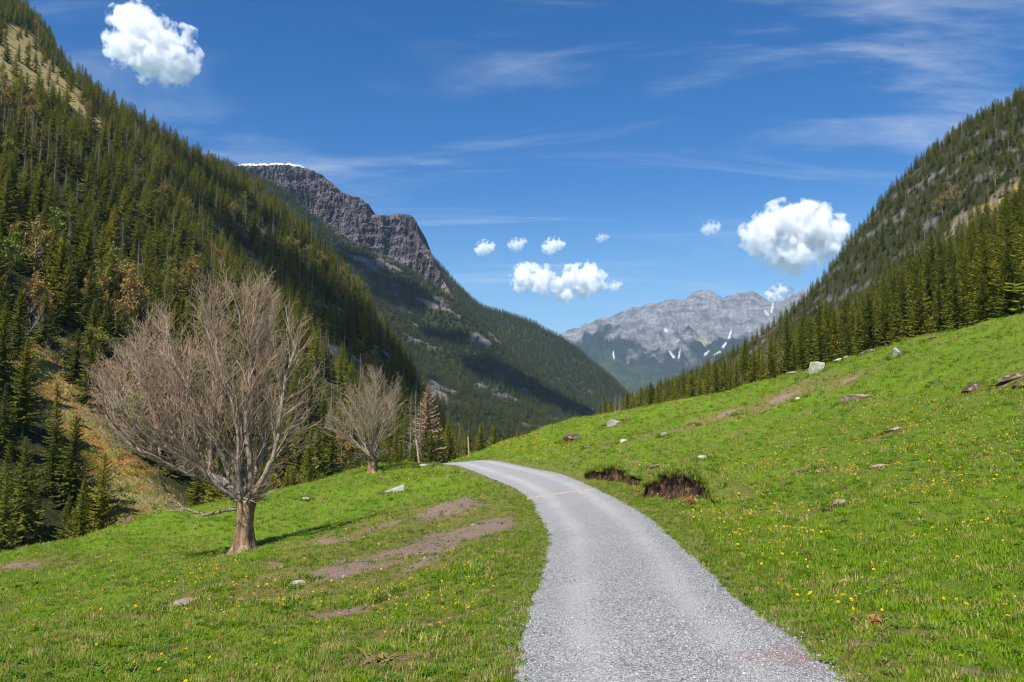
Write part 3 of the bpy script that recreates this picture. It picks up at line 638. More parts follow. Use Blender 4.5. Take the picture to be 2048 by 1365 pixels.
def dead_spruce(seed, nb=120, R=2.2, H=20.0):
    r = np.random.RandomState(seed); g = Geo(); ga = 0
    z = np.linspace(-1, H, 8); tube(g, np.stack([r.normal(size=8) * 0.05, r.normal(size=8) * 0.05, z], 1), np.linspace(0.24, 0.03, 8), 6)
    for i in range(nb):
        t = 0.12 + 0.86 * (i + r.rand()) / nb; ga += 2.4 + r.normal() * 0.4; L = R * (1 - t) ** 0.7 * (0.4 + 0.8 * r.rand()) + 0.2; dr = -0.35 + 0.5 * t + r.normal() * 0.15
        d = np.array([math.cos(ga), math.sin(ga), 0]); k = np.linspace(0, 1, 4)[:, None]
        tube(g, d * L * k + np.array([0, 0, 1.0]) * L * (dr * k + 0.2 * k ** 3) + np.array([0, 0, t * H]), np.linspace(0.045, 0.015, 4), 3)
    return g
DEAD = [dead_spruce(400 + i).mesh('dead_spruce', [M_DEADBARK]) for i in range(3)]

rng = np.random.RandomState(11)
def scatter(x0, x1, y0, y1, sp, jit=0.9):
    X, Y = np.meshgrid(np.arange(x0, x1, sp), np.arange(y0, y1, sp)); X = X + rng.uniform(-jit / 2, jit / 2, X.shape) * sp; Y = Y + rng.uniform(-jit / 2, jit / 2, Y.shape) * sp
    return X.ravel(), Y.ravel()
def visible(x, y, z, h, m=160):
    px, py = project(x, y, z); pt = project(x, y, z + h)[1]
    return (px > -m) & (px < 2048 + m) & (pt < 1365) & (py > -120) & (y > 2)
TREES = []                            # x, y, z, height, zone
def add_trees(x, y, z, h, zone):
    for i in range(len(x)): TREES.append((x[i], y[i], z[i], h[i], zone))
# left hillside
x, y = scatter(-760, 90, 45, 1100, 6.4)
z = left_z(x, y); h = (8 + 13 * rng.rand(len(x)) ** 1.3) * (0.92 + 0.3 * fbm(x * .02, y * .02, 1, 2)); px, py = project(x, y, z); e = edge_dist(x, y)
at = left_attr(x, y, z)
dens = np.ones(len(x)) * 0.9
dens *= 1 - np.clip(at['strip'] * 1.25, 0, 1)
dens *= 1 - 0.82 * np.clip(at['gold'], 0, 1)
dens *= 1 - 0.75 * at['rock']
dens *= np.where((fbm(x * 0.03, y * 0.03, 6, 3) > 0.28) & (y > 150), 0.45, 1.0)
nearmeadow = (y < 112) & (x > -46)
keep = (rng.rand(len(x)) < dens) & visible(x, y, z, h) & (e < 40) & ~nearmeadow & (z > -60)
keep &= ~((y < 75) & (x > -60))
# keep the view of the brown run open: no tall trees right in front of it
keep &= ~(inpoly(px, py - 0.35 * h * FPX / np.maximum(y, 1), [(60, 690), (140, 700), (340, 960), (420, 1110), (235, 1150), (215, 1040), (150, 900), (80, 800), (45, 740)]) & (y < 160))
for fr in (.1, .45, .75):
    keep &= ~(inpoly(px, py - fr * h * FPX / np.maximum(y, 1), [(50, 690), (130, 740), (225, 870), (330, 990), (400, 1100), (265, 1130), (235, 1020), (180, 910), (115, 840), (65, 775)]) & (y < 260))
add_trees(x[keep], y[keep], z[keep], h[keep], 'left')
LEFTTOP = [(i, j) for i, j in zip(x[keep], y[keep])]
# valley floor beyond the road crest
x, y = scatter(-70, 140, 118, 640, 7.4); zf = np.maximum(-46 - 0.035 * np.maximum(y - 300, 0), left_z(x, y)); zf = np.where(y < 240, np.minimum(zf, -20), zf)
h = rng.uniform(12, 25, len(x)); px, py = project(x, y, zf + h)
keep = (px > 700) & (px < 1330) & (rng.rand(len(x)) < 0.8) & (left_z(x, y) < -25) & (py > 835 - 0.0 * px) & ((px < 1090) | (py > 852)) & (py > 700)
add_trees(x[keep], y[keep], zf[keep], h[keep], 'valley')
# right hillside
x, y = scatter(25, 820, 100, 1020, 5.9); z = right_z(x, y); h = rng.uniform(10, 24, len(x)) * (1 + 0.35 * fbm(x * 0.06, y * 0.06, 3, 2)) * np.interp(y, [250, 420], [1.0, 0.68]); at = right_attr(x, y, z); px, py = project(x, y, z)
dens = 0.92 * (1 - 0.75 * at['gold']) * (1 - 0.4 * at['rock']) * np.where(fbm(x * 0.025, y * 0.025, 9, 3) > 0.2, 0.55, 1.0)
keep = (rng.rand(len(x)) < dens) & visible(x, y, z, h) & (px > 1190) & ((y > 122) | (x > 62))
h = h * np.interp(px, [1200, 1450, 1600, 1750, 1900, 2048], [.62, .62, .68, .74, .82, .9])
add_trees(x[keep], y[keep], z[keep], h[keep], 'right')
T = np.array([t[:4] for t in TREES]); zone = np.array([t[4] for t in TREES])
px, py = project(T[:, 0], T[:, 1], T[:, 2]); pt = project(T[:, 0], T[:, 1], T[:, 2] + T[:, 3])[1]
size = (py - pt) * ((px > -20) & (px < 2068) & (pt > -30) & (pt < 1090))
# hidden behind the meadow?
top_hidden = pt > np.interp(px, [0, 200, 350, 500, 620, 745, 880, 930, 1100, 1230, 1360, 1500, 1640, 1800, 2048], [1110, 1055, 1025, 995, 965, 935, 915, 905, 855, 825, 800, 770, 735, 685, 630])
size[top_hidden] = 0
order = np.argsort(-size); near = order[:290]; rest = order[290:]; rest = rest[~top_hidden[rest]]
LBL = {'left': ('green spruce in the dense forest on the slope beyond the bare trees', 'spruces on the slope behind the bare trees'),
       'valley': ('dark spruce in the valley forest beyond the road crest and the wooden posts', 'spruces in the valley beyond the road'),
       'right': ('tall olive-green spruce in the treeline above the grassy bank with boulders', 'spruces above the boulder-strewn bank')}
def label_of(i, v):
    z_ = zone[i]; gr = LBL[z_][1]; sh = ('broad', 'slender', 'very broad', 'regular', 'narrow', 'bare-stemmed')[v]; ht = 'tall' if T[i, 3] > 20 else ('short' if T[i, 3] < 13 else 'medium-sized')
    if z_ == 'left': w = ('between the meadow rim and the brown run' if T[i, 1] < 125 and px[i] < 300 else 'at the upper end of the brown run' if px[i] < 60 else 'behind the large bare sycamore' if 200 < px[i] < 680 else 'behind the smaller bare sycamore' if px[i] >= 680 else 'on the forest slope above the brown run')
    elif z_ == 'valley': w = 'in the valley beyond the road crest and wooden posts'
    else: w = ('in the treeline beneath the far limestone mountain' if px[i] < 1500 else 'in the treeline behind the pale greenish boulder' if px[i] < 1720 else 'in the treeline above the whitish pointed boulder' if px[i] < 1880 else 'in the treeline below the dry golden clearing')
    return f'{ht} {sh} green spruce {w}', gr
for i in near:
    v = rng.randint(len(HD)); s = T[i, 3] / 20.0; lb, gr = label_of(i, v)
    o = thing('spruce_tree', lb, 'tree', (T[i, 0], T[i, 1], T[i, 2] - 0.3), rng.rand() * 6.28, gr); o.scale = (s * rng.uniform(.9, 1.1), s * rng.uniform(.9, 1.1), s)
    link('crown', HD[v][0], o); link('trunk', HD[v][1], o)
def forest(name, sel, protos, label, smin=1.0):
    n = len(sel); s = T[sel, 3] / 20.0
    instancer(name, T[sel, :3] - np.array([0, 0, 0.3]), np.stack([rng.normal(size=n) * 0.03, rng.normal(size=n) * 0.03, rng.rand(n) * 6.28], 1),
              np.stack([s * rng.uniform(.9, 1.15, n), s * rng.uniform(.9, 1.15, n), s], 1), np.where(rng.rand(n) < .03, len(protos), rng.randint(0, len(protos), n)), protos + [proto('snag', DEAD[1])], label, 'forest')
forest('left_forest', rest[zone[rest] == 'left'], MID, 'dense spruce forest covering the slope behind the bare trees')
forest('valley_forest', rest[zone[rest] == 'valley'], MID, 'spruce forest filling the valley beyond the road crest')
forest('right_forest', rest[zone[rest] == 'right'], MID, 'spruce forest with rock outcrops above the boulder-strewn bank')

# far woods on the rock mountain and the further ridge
def far_forest(name, zf, xr, yr, sp, rockf, label, hh=(14, 22), clip=None):
    x, y = scatter(*xr, *yr, sp); z = zf(x, y); h = rng.uniform(*hh, len(x)); px, py = project(x, y, z)
    rk = rockf(x, y, z)['rock']; keep = (rng.rand(len(x)) < 0.9 * (1 - 0.85 * rk) + 0.02) & visible(x, y, z, h, 60) & (px > 420) & (px < 1420) & (py < 900)
    if clip: keep &= clip(x, y, z, px, py)
    x, y, z, h = x[keep], y[keep], z[keep], h[keep]; n = len(x); s = h / 20
    instancer(name, np.stack([x, y, z - 0.5], 1), np.stack([zero(x), zero(x), rng.rand(n) * 6.28], 1), np.stack([s * 1.15, s * 1.15, s], 1), rng.randint(0, len(FAR), n), FAR, label, 'forest')
    return n
nf = far_forest('cliff_forest', mid_z, (-900, 420), (900, 2250), 8.5, rocky(0.13, 0.27, 0.012), 'dark spruce forest on the mountainside below the rocky cliff')
nf2 = far_forest('ridge_forest', far_z, (-450, 560), (1950, 2800), 9.5, rocky(0.28, 0.42, 0.010), 'hazy spruce forest on the further ridge sloping down to the valley')
print('TREES', len(T), nf, nf2)

# ------------------------------------------------------------------ bare sycamores
M_SYC_T = mat_bark('sycamore_trunk_bark', (0.13, 0.075, 0.045), (0.36, 0.22, 0.13), 1.0, (0.34, 0.27, 0.20))
M_SYC_L = mat_bark('sycamore_limb_bark', (0.13, 0.09, 0.07), (0.46, 0.37, 0.29), 1.6, (0.38, 0.30, 0.23))
M_SYC_B = mat_bark('sycamore_twig_bark', (0.36, 0.245, 0.16), (0.54, 0.395, 0.275), 2.0)
M_SYC_G = mat_bark('grey_twig_bark', (0.27, 0.20, 0.135), (0.44, 0.34, 0.23), 2.0)
def bare_tree(name, label, loc, seed, env, head, trunk_r, limbs, nl, mats, dens=1.0, ydep=4.6, flare=1.0, tw=0.010):
    r = np.random.RandomState(seed); root = thing(name, label, 'tree', loc)
    ec = np.array(env[0], float); ang = np.radians([a for a, _ in env[1]]); rad = np.array([q for _, q in env[1]])
    def inside(p, k=1.0):
        dx, dz = p[0] - ec[0], p[2] - ec[2]; a = math.atan2(dz, dx) % (2 * math.pi); R = np.interp(a, ang, rad, period=2 * math.pi)
        return (math.hypot(dx, dz) / R) ** 2 + ((p[1] - ec[1]) / ydep) ** 2 < k * k
    crown = Geo()
    def path(p, d, L, level, step, up):
        pts = [p]; n = max(2, int(L / step)); lim = r.uniform(0.86, 1.03)
        for i in range(n):
            d = d + r.normal(size=3) * (0.10 + 0.03 * level) + np.array([0, 0, up])
            d /= np.linalg.norm(d); q = pts[-1] + d * step
            if not inside(q, lim) and i > 1: break
            pts.append(q)
        return np.array(pts)
    def side(d, a):
        u = r.normal(size=3); u -= d * (u @ d); u /= np.linalg.norm(u) + 1e-9; v = d * math.cos(a) + u * math.sin(a); return v / np.linalg.norm(v)
    def branch(p, d, L, rr, level, geo):
        pts = path(p, d, L, level, (0.42, 0.30, 0.20, 0.16)[level], (0.05, 0.035, 0.02, 0.01)[level])
        if len(pts) < 2: return
        k = len(pts); radii = rr * (1 - 0.78 * np.linspace(0, 1, k) ** 0.9)
        if k == 2 and level == 3: pts = np.vstack([pts, pts[-1] + (pts[-1] - pts[0]) * 0.4]); radii = np.append(radii, rr * .3); k = 3
        tube(geo, pts, np.maximum(radii, tw * 0.5), (8, 5, 4, 3)[level], 1 if level == 1 else 0)
        kids(pts, radii, L, level)
    def kids(pts, radii, L, level, start=0.22):
        if level >= 3: return
        k = len(pts); seg = np.linalg.norm(pts[1] - pts[0]); length = seg * (k - 1)
        nk = int(length * (2.3, 3.0, 4.2)[level] * dens + r.rand())
        for i in range(nk):
            t = start + (1 - start) * (i + r.rand()) / max(nk, 1); j = min(k - 2, int(t * (k - 1))); f = t * (k - 1) - j
            p = pts[j] * (1 - f) + pts[j + 1] * f; d = pts[j + 1] - pts[j]; d /= np.linalg.norm(d)
            out = p - np.array([ec[0], ec[1], head[2]]); out /= np.linalg.norm(out) + 1e-9
            dd = side(d, r.uniform(0.35, 0.85)) + 0.35 * out + np.array([0, 0, 0.15]); dd /= np.linalg.norm(dd)
            rr = max(tw * (1.0, 1.0, 0.62)[level], radii[j] * r.uniform(0.38, 0.6)); Lk = (r.uniform(1.3, 3.4), r.uniform(0.7, 1.7), r.uniform(0.35, 0.8))[level] * (1 - 0.35 * t)
            branch(p, dd, Lk, min(rr, (0.06, 0.026, 0.0125)[level]), level + 1, crown)
    # trunk with flared, ridged foot
    g = Geo(); n = 20; zz = np.array([-0.7, -0.1, 0.12, 0.35, 0.7, 1.2, 1.7, 2.15, 2.5]) * head[2] / 2.3
    rr = np.array([2.5, 2.1, 1.65, 1.3, 1.08, 0.95, 0.98, 1.15, 0.8]); rr[:4] = 1 + (rr[:4] - 1) * flare; rr *= trunk_r
    a = np.linspace(0, 2 * np.pi, n, endpoint=False); V = []
    for i, z in enumerate(zz):
        lob = 1 + (0.16 if i < 5 else 0.07) * np.sin(a * 5 + 0.5 * z) + 0.08 * fbm(np.cos(a) * 2, np.sin(a) * 2, z * 1.3 + seed, 3)
        t = max(0, min(1, z / head[2])); V.append(np.stack([rr[i] * lob * np.cos(a) + head[0] * t, rr[i] * lob * np.sin(a) + head[1] * t, np.full(n, z)], 1))
    V.append(np.tile(np.array([[head[0], head[1], zz[-1] + 0.12]]), (n, 1)))
    V = np.array(V); idx = np.arange(V.shape[0] * n).reshape(-1, n); jx = np.roll(idx, -1, 1)
    g.add(V.reshape(-1, 3), np.stack([idx[:-1], jx[:-1], jx[1:], idx[1:]], -1).reshape(-1, 4)); link('trunk', g.mesh('sycamore_trunk', [mats[0]]), root)
    hp = np.array(head, float)
    for pts, r0 in limbs:
        q = catmull(np.array(pts, float), 5); q = q + r.normal(size=q.shape) * 0.03; rd = r0 * (1 - 0.75 * np.linspace(0, 1, len(q))); gl = Geo(); tube(gl, q, rd, 9, 0, rough=0.05, rng=r)
        link('limb', gl.mesh('sycamore_limb', [mats[1]]), root); kids(q, rd, 8, 0, 0.3)
        if abs(q[-1][0] - q[0][0]) > 2.0 and r0 > .15:                                    # upright branches rising from the long side limb
            for t in np.linspace(0.25, 0.98, 15):
                j = int(t * (len(q) - 1)); d = np.array([r.normal() * .22 - .12, r.normal() * .3, 1.0]); pp = path(q[j], d / np.linalg.norm(d), 9, 0, .42, .01)
                if len(pp) > 3: rr_ = rd[j] * r.uniform(.35, .6) * (1 - .8 * np.linspace(0, 1, len(pp))); tube(crown, pp, rr_, 5, 1); kids(pp, rr_, 8, 0, .12)
        for _ in range(5): branch(q[-1 - r.randint(4)], side((q[-1] - q[-3]) / np.linalg.norm(q[-1] - q[-3]), 0.4), 2.0, 0.04, 1, crown)
    for i in range(nl):
        az = 2.39996 * i + r.normal() * 0.2; t = (i + 0.5) / nl; el = math.radians(84 - 66 * t ** 0.75); gl = Geo()
        d = np.array([math.cos(az) * math.cos(el), math.sin(az) * math.cos(el) * 0.9, math.sin(el)]); p0 = hp + np.array([d[0], d[1], 0]) * trunk_r * 0.45 + np.array([0, 0, -0.25])
        pts = path(p0, d, 12, 0, 0.42, 0.02 if el > 0.6 else 0.055)
        if len(pts) < 3: continue
        rd = trunk_r * r.uniform(0.16, 0.30) * (1 - 0.82 * np.linspace(0, 1, len(pts)) ** 0.8); tube(gl, pts, rd, 8, 0, rough=0.05, rng=r)
        link('limb', gl.mesh('sycamore_limb', [mats[1]]), root); kids(pts, rd, 8, 0, 0.16)
    for _ in range(int(26 * dens)):                      # sprouts round the head
        d = r.normal(size=3); d[2] = abs(d[2]) * 0.7; d /= np.linalg.norm(d); branch(hp + d * trunk_r * 0.7 - np.array([0, 0, .2]), d, r.uniform(0.8, 2.2), 0.022, 2, crown)
    link('crown', crown.mesh('sycamore_crown', [mats[2], mats[1]]), root)
    return root
b1 = gnd(485, 1103); k1 = b1[1] / 34.0; print('SYC', b1)
syc1 = bare_tree('sycamore_tree', 'large bare sycamore with a thick pollarded trunk and a broad fan of branches', (b1[0], b1[1], b1[2] - 0.1), 5,
          ((-0.9, 0, 6.4), [(0, 4.6), (25, 5.1), (45, 5.4), (68, 5.5), (90, 5.6), (115, 5.3), (140, 5.0), (165, 5.4), (185, 5.5), (205, 5.0), (225, 3.6), (250, 3.6), (270, 3.9), (300, 3.6), (325, 4.2), (345, 4.3)]), (0.1, 0, 2.3), 0.36,
          [([(0, -.1, 2.1), (-0.8, -.4, 3.0), (-1.9, -.8, 3.55), (-3.2, -1.1, 3.95), (-4.5, -1.2, 4.7), (-5.3, -1.1, 5.7), (-5.7, -.9, 6.7)], 0.23),
           ([(-.2, -.2, 1.95), (-1.0, -.6, 1.75), (-1.9, -.8, 1.8), (-2.6, -.8, 2.3), (-3.3, -.7, 3.1)], 0.075),
           ([(0.1, 0, 2.2), (-.5, -.3, 3.3), (-.9, -.5, 4.6), (-1.2, -.6, 6.2), (-1.3, -.5, 8.2), (-1.5, -.4, 9.6)], 0.15),
           ([(0.2, 0, 2.2), (0.35, -.4, 3.6), (0.2, -.6, 5.2), (0.3, -.6, 7.2), (0.3, -.5, 9.4), (.4, -.3, 10.8)], 0.17),
           ([(0.2, 0, 2.3), (1.0, -.5, 3.3), (1.5, -.8, 4.6), (1.8, -.9, 6.6), (2.2, -.9, 8.6)], 0.15)], 34, (M_SYC_T, M_SYC_L, M_SYC_B), 1.1)
b2 = gnd(745, 944, 40); print('SYC2', b2)
syc2 = bare_tree('sycamore_tree', 'smaller bare sycamore with a short pale trunk growing near the wooden posts', (b2[0], b2[1], b2[2] - 0.2), 9,
          ((-0.5, 0, 4.7), [(0, 3.0), (30, 3.3), (60, 3.6), (90, 3.8), (120, 3.4), (150, 2.8), (180, 3.1), (200, 3.7), (215, 3.6), (240, 2.6), (270, 2.8), (300, 2.8), (330, 3.0)]), (0, 0, 1.5), 0.36,
          [([(-.1, 0, 1.4), (-1.0, -.3, 2.2), (-2.2, -.5, 2.9), (-3.2, -.6, 3.6)], 0.1), ([(0, 0, 1.4), (.1, -.2, 2.8), (0, -.2, 4.2), (.2, -.1, 6.0), (.1, 0, 7.6)], 0.14)], 22, (M_SYC_T, M_SYC_L, M_SYC_G), 1.1, 3.4, 0.5, 0.013)

syc1.scale = (k1,) * 3; syc2.scale = (b2[1] / 62.0,) * 3

# ------------------------------------------------------------------ other single trees on the slopes
def leafy(seed, H=11.0, R=3.0, n=1500, leaf=0.30):
    r = np.random.RandomState(seed); g = Geo(); tips = []
    def br(p, d, L, rad, lv):
        pts = [p]
        for i in range(4):
            d = d + r.normal(size=3) * 0.15 + np.array([0, 0, 0.06]); d /= np.linalg.norm(d); pts.append(pts[-1] + d * L / 4)
        tube(g, pts, np.linspace(rad, rad * 0.35, 5), 5 if lv < 2 else 3)
        if lv == 3: tips.extend(pts[2:]); return
        for i in range((7, 5, 4)[lv]):
            j = r.randint(1, 5); u = r.normal(size=3); v = d + 0.9 * u / np.linalg.norm(u); br(pts[j], v / np.linalg.norm(v), L * r.uniform(0.4, 0.62), rad * 0.45, lv + 1)
    br(np.array([0, 0, -0.5]), np.array([0, 0, 1.0]), H * 0.62, 0.16, 0)
    L = Geo(); t = np.array(tips)[r.randint(0, len(tips), n)] + r.normal(size=(n, 3)) * 0.28
    a = r.normal(size=(n, 3)); a /= np.linalg.norm(a, axis=1)[:, None]; b = np.cross(a, r.normal(size=(n, 3))); b /= np.linalg.norm(b, axis=1)[:, None]; s = leaf * r.uniform(0.6, 1.3, n)[:, None]
    V = np.stack([t - a * s, t + b * s * 0.5, t + a * s, t - b * s * 0.5], 1).reshape(-1, 3); L.add(V, np.arange(4 * n).reshape(-1, 4))
    return L, g
LE = [leafy(500 + i) for i in range(3)]
M_PALEBARK = mat_bark('pale_bark', (0.20, 0.17, 0.13), (0.36, 0.32, 0.27))
LEM = {k: [l.mesh('leafy_crown', [mt], False) for l, _ in LE] for k, mt in (('bud', M_BUD), ('cop', M_BUDO))}; LBM = [b.mesh('leafy_limbs', [M_PALEBARK]) for _, b in LE]
def left_hit(px, py):
    a, b = ray(px, py); Y = np.geomspace(60, 1000, 700); z = left_z(a * Y, Y); bl = np.nonzero(b * Y <= z)[0]; i = bl[0] if len(bl) else -1
    return float(a * Y[i]), float(Y[i]), float(z[i])
def right_hit(px, py):
    a, b = ray(px, py); Y = np.geomspace(100, 1000, 700); z = right_z(a * Y, Y); bl = np.nonzero(b * Y <= z)[0]; i = bl[0] if len(bl) else -1
    return float(a * Y[i]), float(Y[i]), float(z[i])
def put_leafy(px, py, hpx, kind, label, group=None, hit=left_hit, bareonly=False):
    q = hit(px, py); H = hpx / FPX * q[1]; v = rng.randint(3); o = thing('budding_tree' if not bareonly else 'bare_tree', label, 'tree', (q[0], q[1], q[2] - .2), rng.rand() * 6, group); o.scale = (H / 11,) * 3
    if not bareonly: link('crown', LEM[kind][v], o)
    link('trunk', LBM[v], o)
def joined(i, mt):
    l, b = LE[i]; g = Geo(); g.v = l.v + [q.copy() for q in b.v]; g.f = list(l.f) + [q + l.n for q in b.f]; g.m = [np.zeros(len(q)) for q in l.f] + [np.ones(len(q)) for q in b.f]; g.n = l.n + b.n
    return proto('broadleaf', g.mesh('broadleaf', [mt, M_PALEBARK], False))
BL = [joined(i, mt) for mt in (M_BUD, M_BUDO) for i in range(3)]
x, y = scatter(-620, 0, 60, 760, 9.0, 1.3); z = left_z(x, y); px, py = project(x, y, z); at = left_attr(x, y, z)
pr = sstep(.0, .4, fbm(x * .02, y * .02, 21, 3)) * np.interp(px, [0, 350, 700, 850], [1.2, .6, .25, .2]) * np.interp(py, [150, 350, 700], [.2, .6, 1.0]) + .25 * at['strip'] * (fbm(x * .08, y * .08, 3, 2) > .1)
keep = (rng.rand(len(x)) < pr) & (px > -100) & (px < 900) & (edge_dist(x, y) < 10) & (y > 150); x, y, z, st_ = x[keep], y[keep], z[keep], at['strip'][keep]; n = len(x); s = rng.uniform(.8, 1.6, n) * np.where(st_ > .4, .2, 1.0)
instancer('broadleaf_wood', np.stack([x, y, z - .2], 1), np.stack([zero(x), zero(x), rng.rand(n) * 6.28], 1), np.repeat(s[:, None], 3, 1), np.where(rng.rand(n) < .75, rng.randint(0, 3, n), rng.randint(3, 6, n)), BL, 'yellow-green and coppery broadleaf trees mixed into the spruce forest', 'forest')
GB = 'budding trees among the spruces'
for px, py, hh in [(12, 345, 75), (345, 585, 70), (165, 650, 70), (60, 400, 60), (195, 720, 75), (235, 610, 55), (330, 660, 60), (150, 330, 45), (275, 690, 70)]:
    put_leafy(px, py, hh, 'bud', 'yellow-green budding tree standing out among the dark spruces of the slope', GB)
for px, py, hh in [(55, 530, 90), (90, 560, 80), (25, 450, 60), (105, 525, 60)]:
    put_leafy(px, py, hh, 'cop', 'tree with coppery orange spring leaves among spruces on the slope', GB)
for px, py, hh in [(45, 690, 90), (70, 680, 85), (95, 695, 80), (120, 720, 60), (60, 655, 70), (150, 745, 60), (110, 735, 65)]:
    put_leafy(px, py, hh, 'bud', 'leafless grey tree at the top of the brown avalanche run', 'leafless trees above the brown run', bareonly=True)
for px, py, hh in [(1590, 745, 70), (1605, 735, 60), (1570, 755, 50), (1380, 808, 40)]:
    put_leafy(px, py, hh, 'bud', 'leafless brownish tree in front of the spruces above the bank', 'leafless trees by the treeline', hit=right_hit, bareonly=True)
for px, py, hh in [(1905, 420, 55), (1885, 430, 50), (1990, 375, 55), (2030, 350, 50), (1850, 480, 50)]:
    put_leafy(px, py, hh, 'cop', 'reddish-brown tree beside the dry grass clearing high on the slope', 'trees beside the dry clearing', hit=right_hit, bareonly=(px % 2 == 0))
for px, py, hh in [(240, 1085, 45), (222, 1090, 35), (190, 1110, 45), (165, 1115, 35), (262, 1075, 30)]:
    q = left_hit(px, py - 25); H = hh / FPX * q[1]; o = thing('bare_shrub', 'small leafless shrub at the foot of the brown avalanche run', 'shrub', (q[0], q[1], q[2] - .4), rng.rand() * 6, 'leafless shrubs below the brown run'); o.scale = (H / 7, H / 7, H / 11); link('branches', LBM[rng.randint(3)], o)
# dead grey spruces near the yellow pasture, grey snags and the brown spruce beyond the crest
for px, py, hh in [(12, 300, 90), (30, 310, 100), (48, 300, 85), (62, 315, 100), (80, 320, 80), (95, 330, 95), (110, 335, 90), (122, 320, 80), (20, 255, 80), (40, 250, 80), (135, 345, 80), (160, 360, 70), (148, 350, 75), (5, 285, 80), (195, 355, 70), (88, 290, 70)]:
    q = left_hit(px, py); H = hh / FPX * q[1]; o = thing('dead_spruce', 'dead grey spruce without needles at the edge of the golden pasture', 'tree', (q[0], q[1], q[2]), rng.rand() * 6, 'dead grey spruces by the golden pasture'); o.scale = (H / 20,) * 3
    link('trunk', DEAD[rng.randint(3)], o)
def valley_tree(px, ptop, Y, H, name, label, parts, wide=1.0, group=None):
    a, b = ray(px, ptop); o = thing(name, label, 'tree', (float(a) * Y, Y, float(b) * Y - H), rng.rand() * 6, group); o.scale = (H / 20 * wide, H / 20 * wide, H / 20)
    for n_, m_ in parts: link(n_, m_, o)
brown = spruce_crown(777, 230, R=3.3, base=0.05).mesh('brown_crown', [M_BROWN], False)
valley_tree(856, 768, 150, 20, 'dead_spruce', 'reddish-brown dying spruce standing beyond the wooden posts', [('crown', brown), ('trunk', HD[0][1])])
for px, pt_ in [(832, 780), (842, 800), (822, 790)]:
    valley_tree(px, pt_, 142, 17, 'dead_spruce', 'bare grey snag beside the reddish-brown spruce', [('trunk', DEAD[px % 3])], 1.0, 'grey snags by the brown spruce')

# ------------------------------------------------------------------ eroded earth banks
def earth_bank(px0, py0, px1, py1, hgt, depth, label, seed):
    A = np.array(gnd(px0, py0)); B = np.array(gnd(px1, py1)); r = np.random.RandomState(seed); n = 90
    L = np.linalg.norm((B - A)[:2]); t = np.linspace(0, 1, n); dirv = (B - A)[:2] / L; up = np.array([dirv[1], -dirv[0]]) if (dirv[1] * 1 - 0) > 0 else np.array([dirv[1], -dirv[0]])
    if up @ np.array([1.0, 0.25]) < 0: up = -up                 # uphill is to the right
    env = np.sin(np.pi * t) ** 0.45 * (0.75 + 0.35 * fbm(t * 5 + seed, 0.2, 0, 3)); wig = 0.20 * fbm(t * 7 + seed, 1.7, 0, 3) * L / 3
    xy = A[:2] + np.outer(t, (B - A)[:2]) + np.outer(wig, up)
    prof = [(-0.18, -0.35, 0), (-0.10, 0.02, 0), (0.03, 0.16, 0), (0.12, 0.34, 0), (0.16, 0.52, 0), (0.14, 0.70, 0), (0.09, 0.84, 0), (0.02, 0.95, 1), (0.00, 1.02, 1), (0.10, 1.10, 1), (0.35, 1.12, 1), (0.8, 1.02, 1), (1.4, 0.72, 1), (2.0, 0.35, 1), (2.6, -0.2, 1)]
    V = []; mi = []
    for (u, v, m_) in prof:
        off = u * depth; p = xy + np.outer(np.full(n, off) + (0.10 * hgt * fbm(t * 22 + seed, v * 4, 2, 4) if v < 0.98 else 0.03 * fbm(t * 16, u * 3, 5, 3)), up)
        z = meadow_z(p[:, 0], p[:, 1]); zb = meadow_z(xy[:, 0] - up[0] * 0.2, xy[:, 1] - up[1] * 0.2)
        base = zb if m_ == 0 else (z * min(1, off / (2.0 * depth)) + zb * (1 - min(1, off / (2.0 * depth))))
        hh = hgt * env * v if v > 0 else np.full(n, v * 0.5)
        V.append(np.column_stack([p, np.maximum(base, z - 3) + hh * (1 if m_ == 0 else 1) + (0.02 * fbm(t * 30, u * 8, 1, 3)) - (1 - env) * 0.06]))
    V = np.array(V); F = gridfaces(n, len(prof))
    mats = np.repeat([p_[2] for p_ in prof[1:]], n - 1)
    root = thing('earth_bank', label, 'earth bank', tuple(A), 0, 'eroded earth banks along the road'); Vl = V.reshape(-1, 3) - A
    f0, f1 = F[mats == 0], F[mats == 1]
    link('soil_face', mesh_np('soil_face', Vl, f0, [M_SOIL], smooth=False), root)
    nv = len(Vl); mm = mesh_np('turf_lip', Vl, f1, [M_MEADOW], attrs={'dirt': np.zeros(nv), 'dry': np.full(nv, 0.5)}); link('turf_lip', mm, root)
    return V
EB1 = earth_bank(1168, 957, 1292, 972, 0.75, 0.55, 'smaller dark eroded earth bank with overhanging turf beside the gravel road', 3)
EB2 = earth_bank(1282, 998, 1432, 1012, 1.0, 0.6, 'larger dark eroded earth bank with overhanging turf and roots above the road', 8)

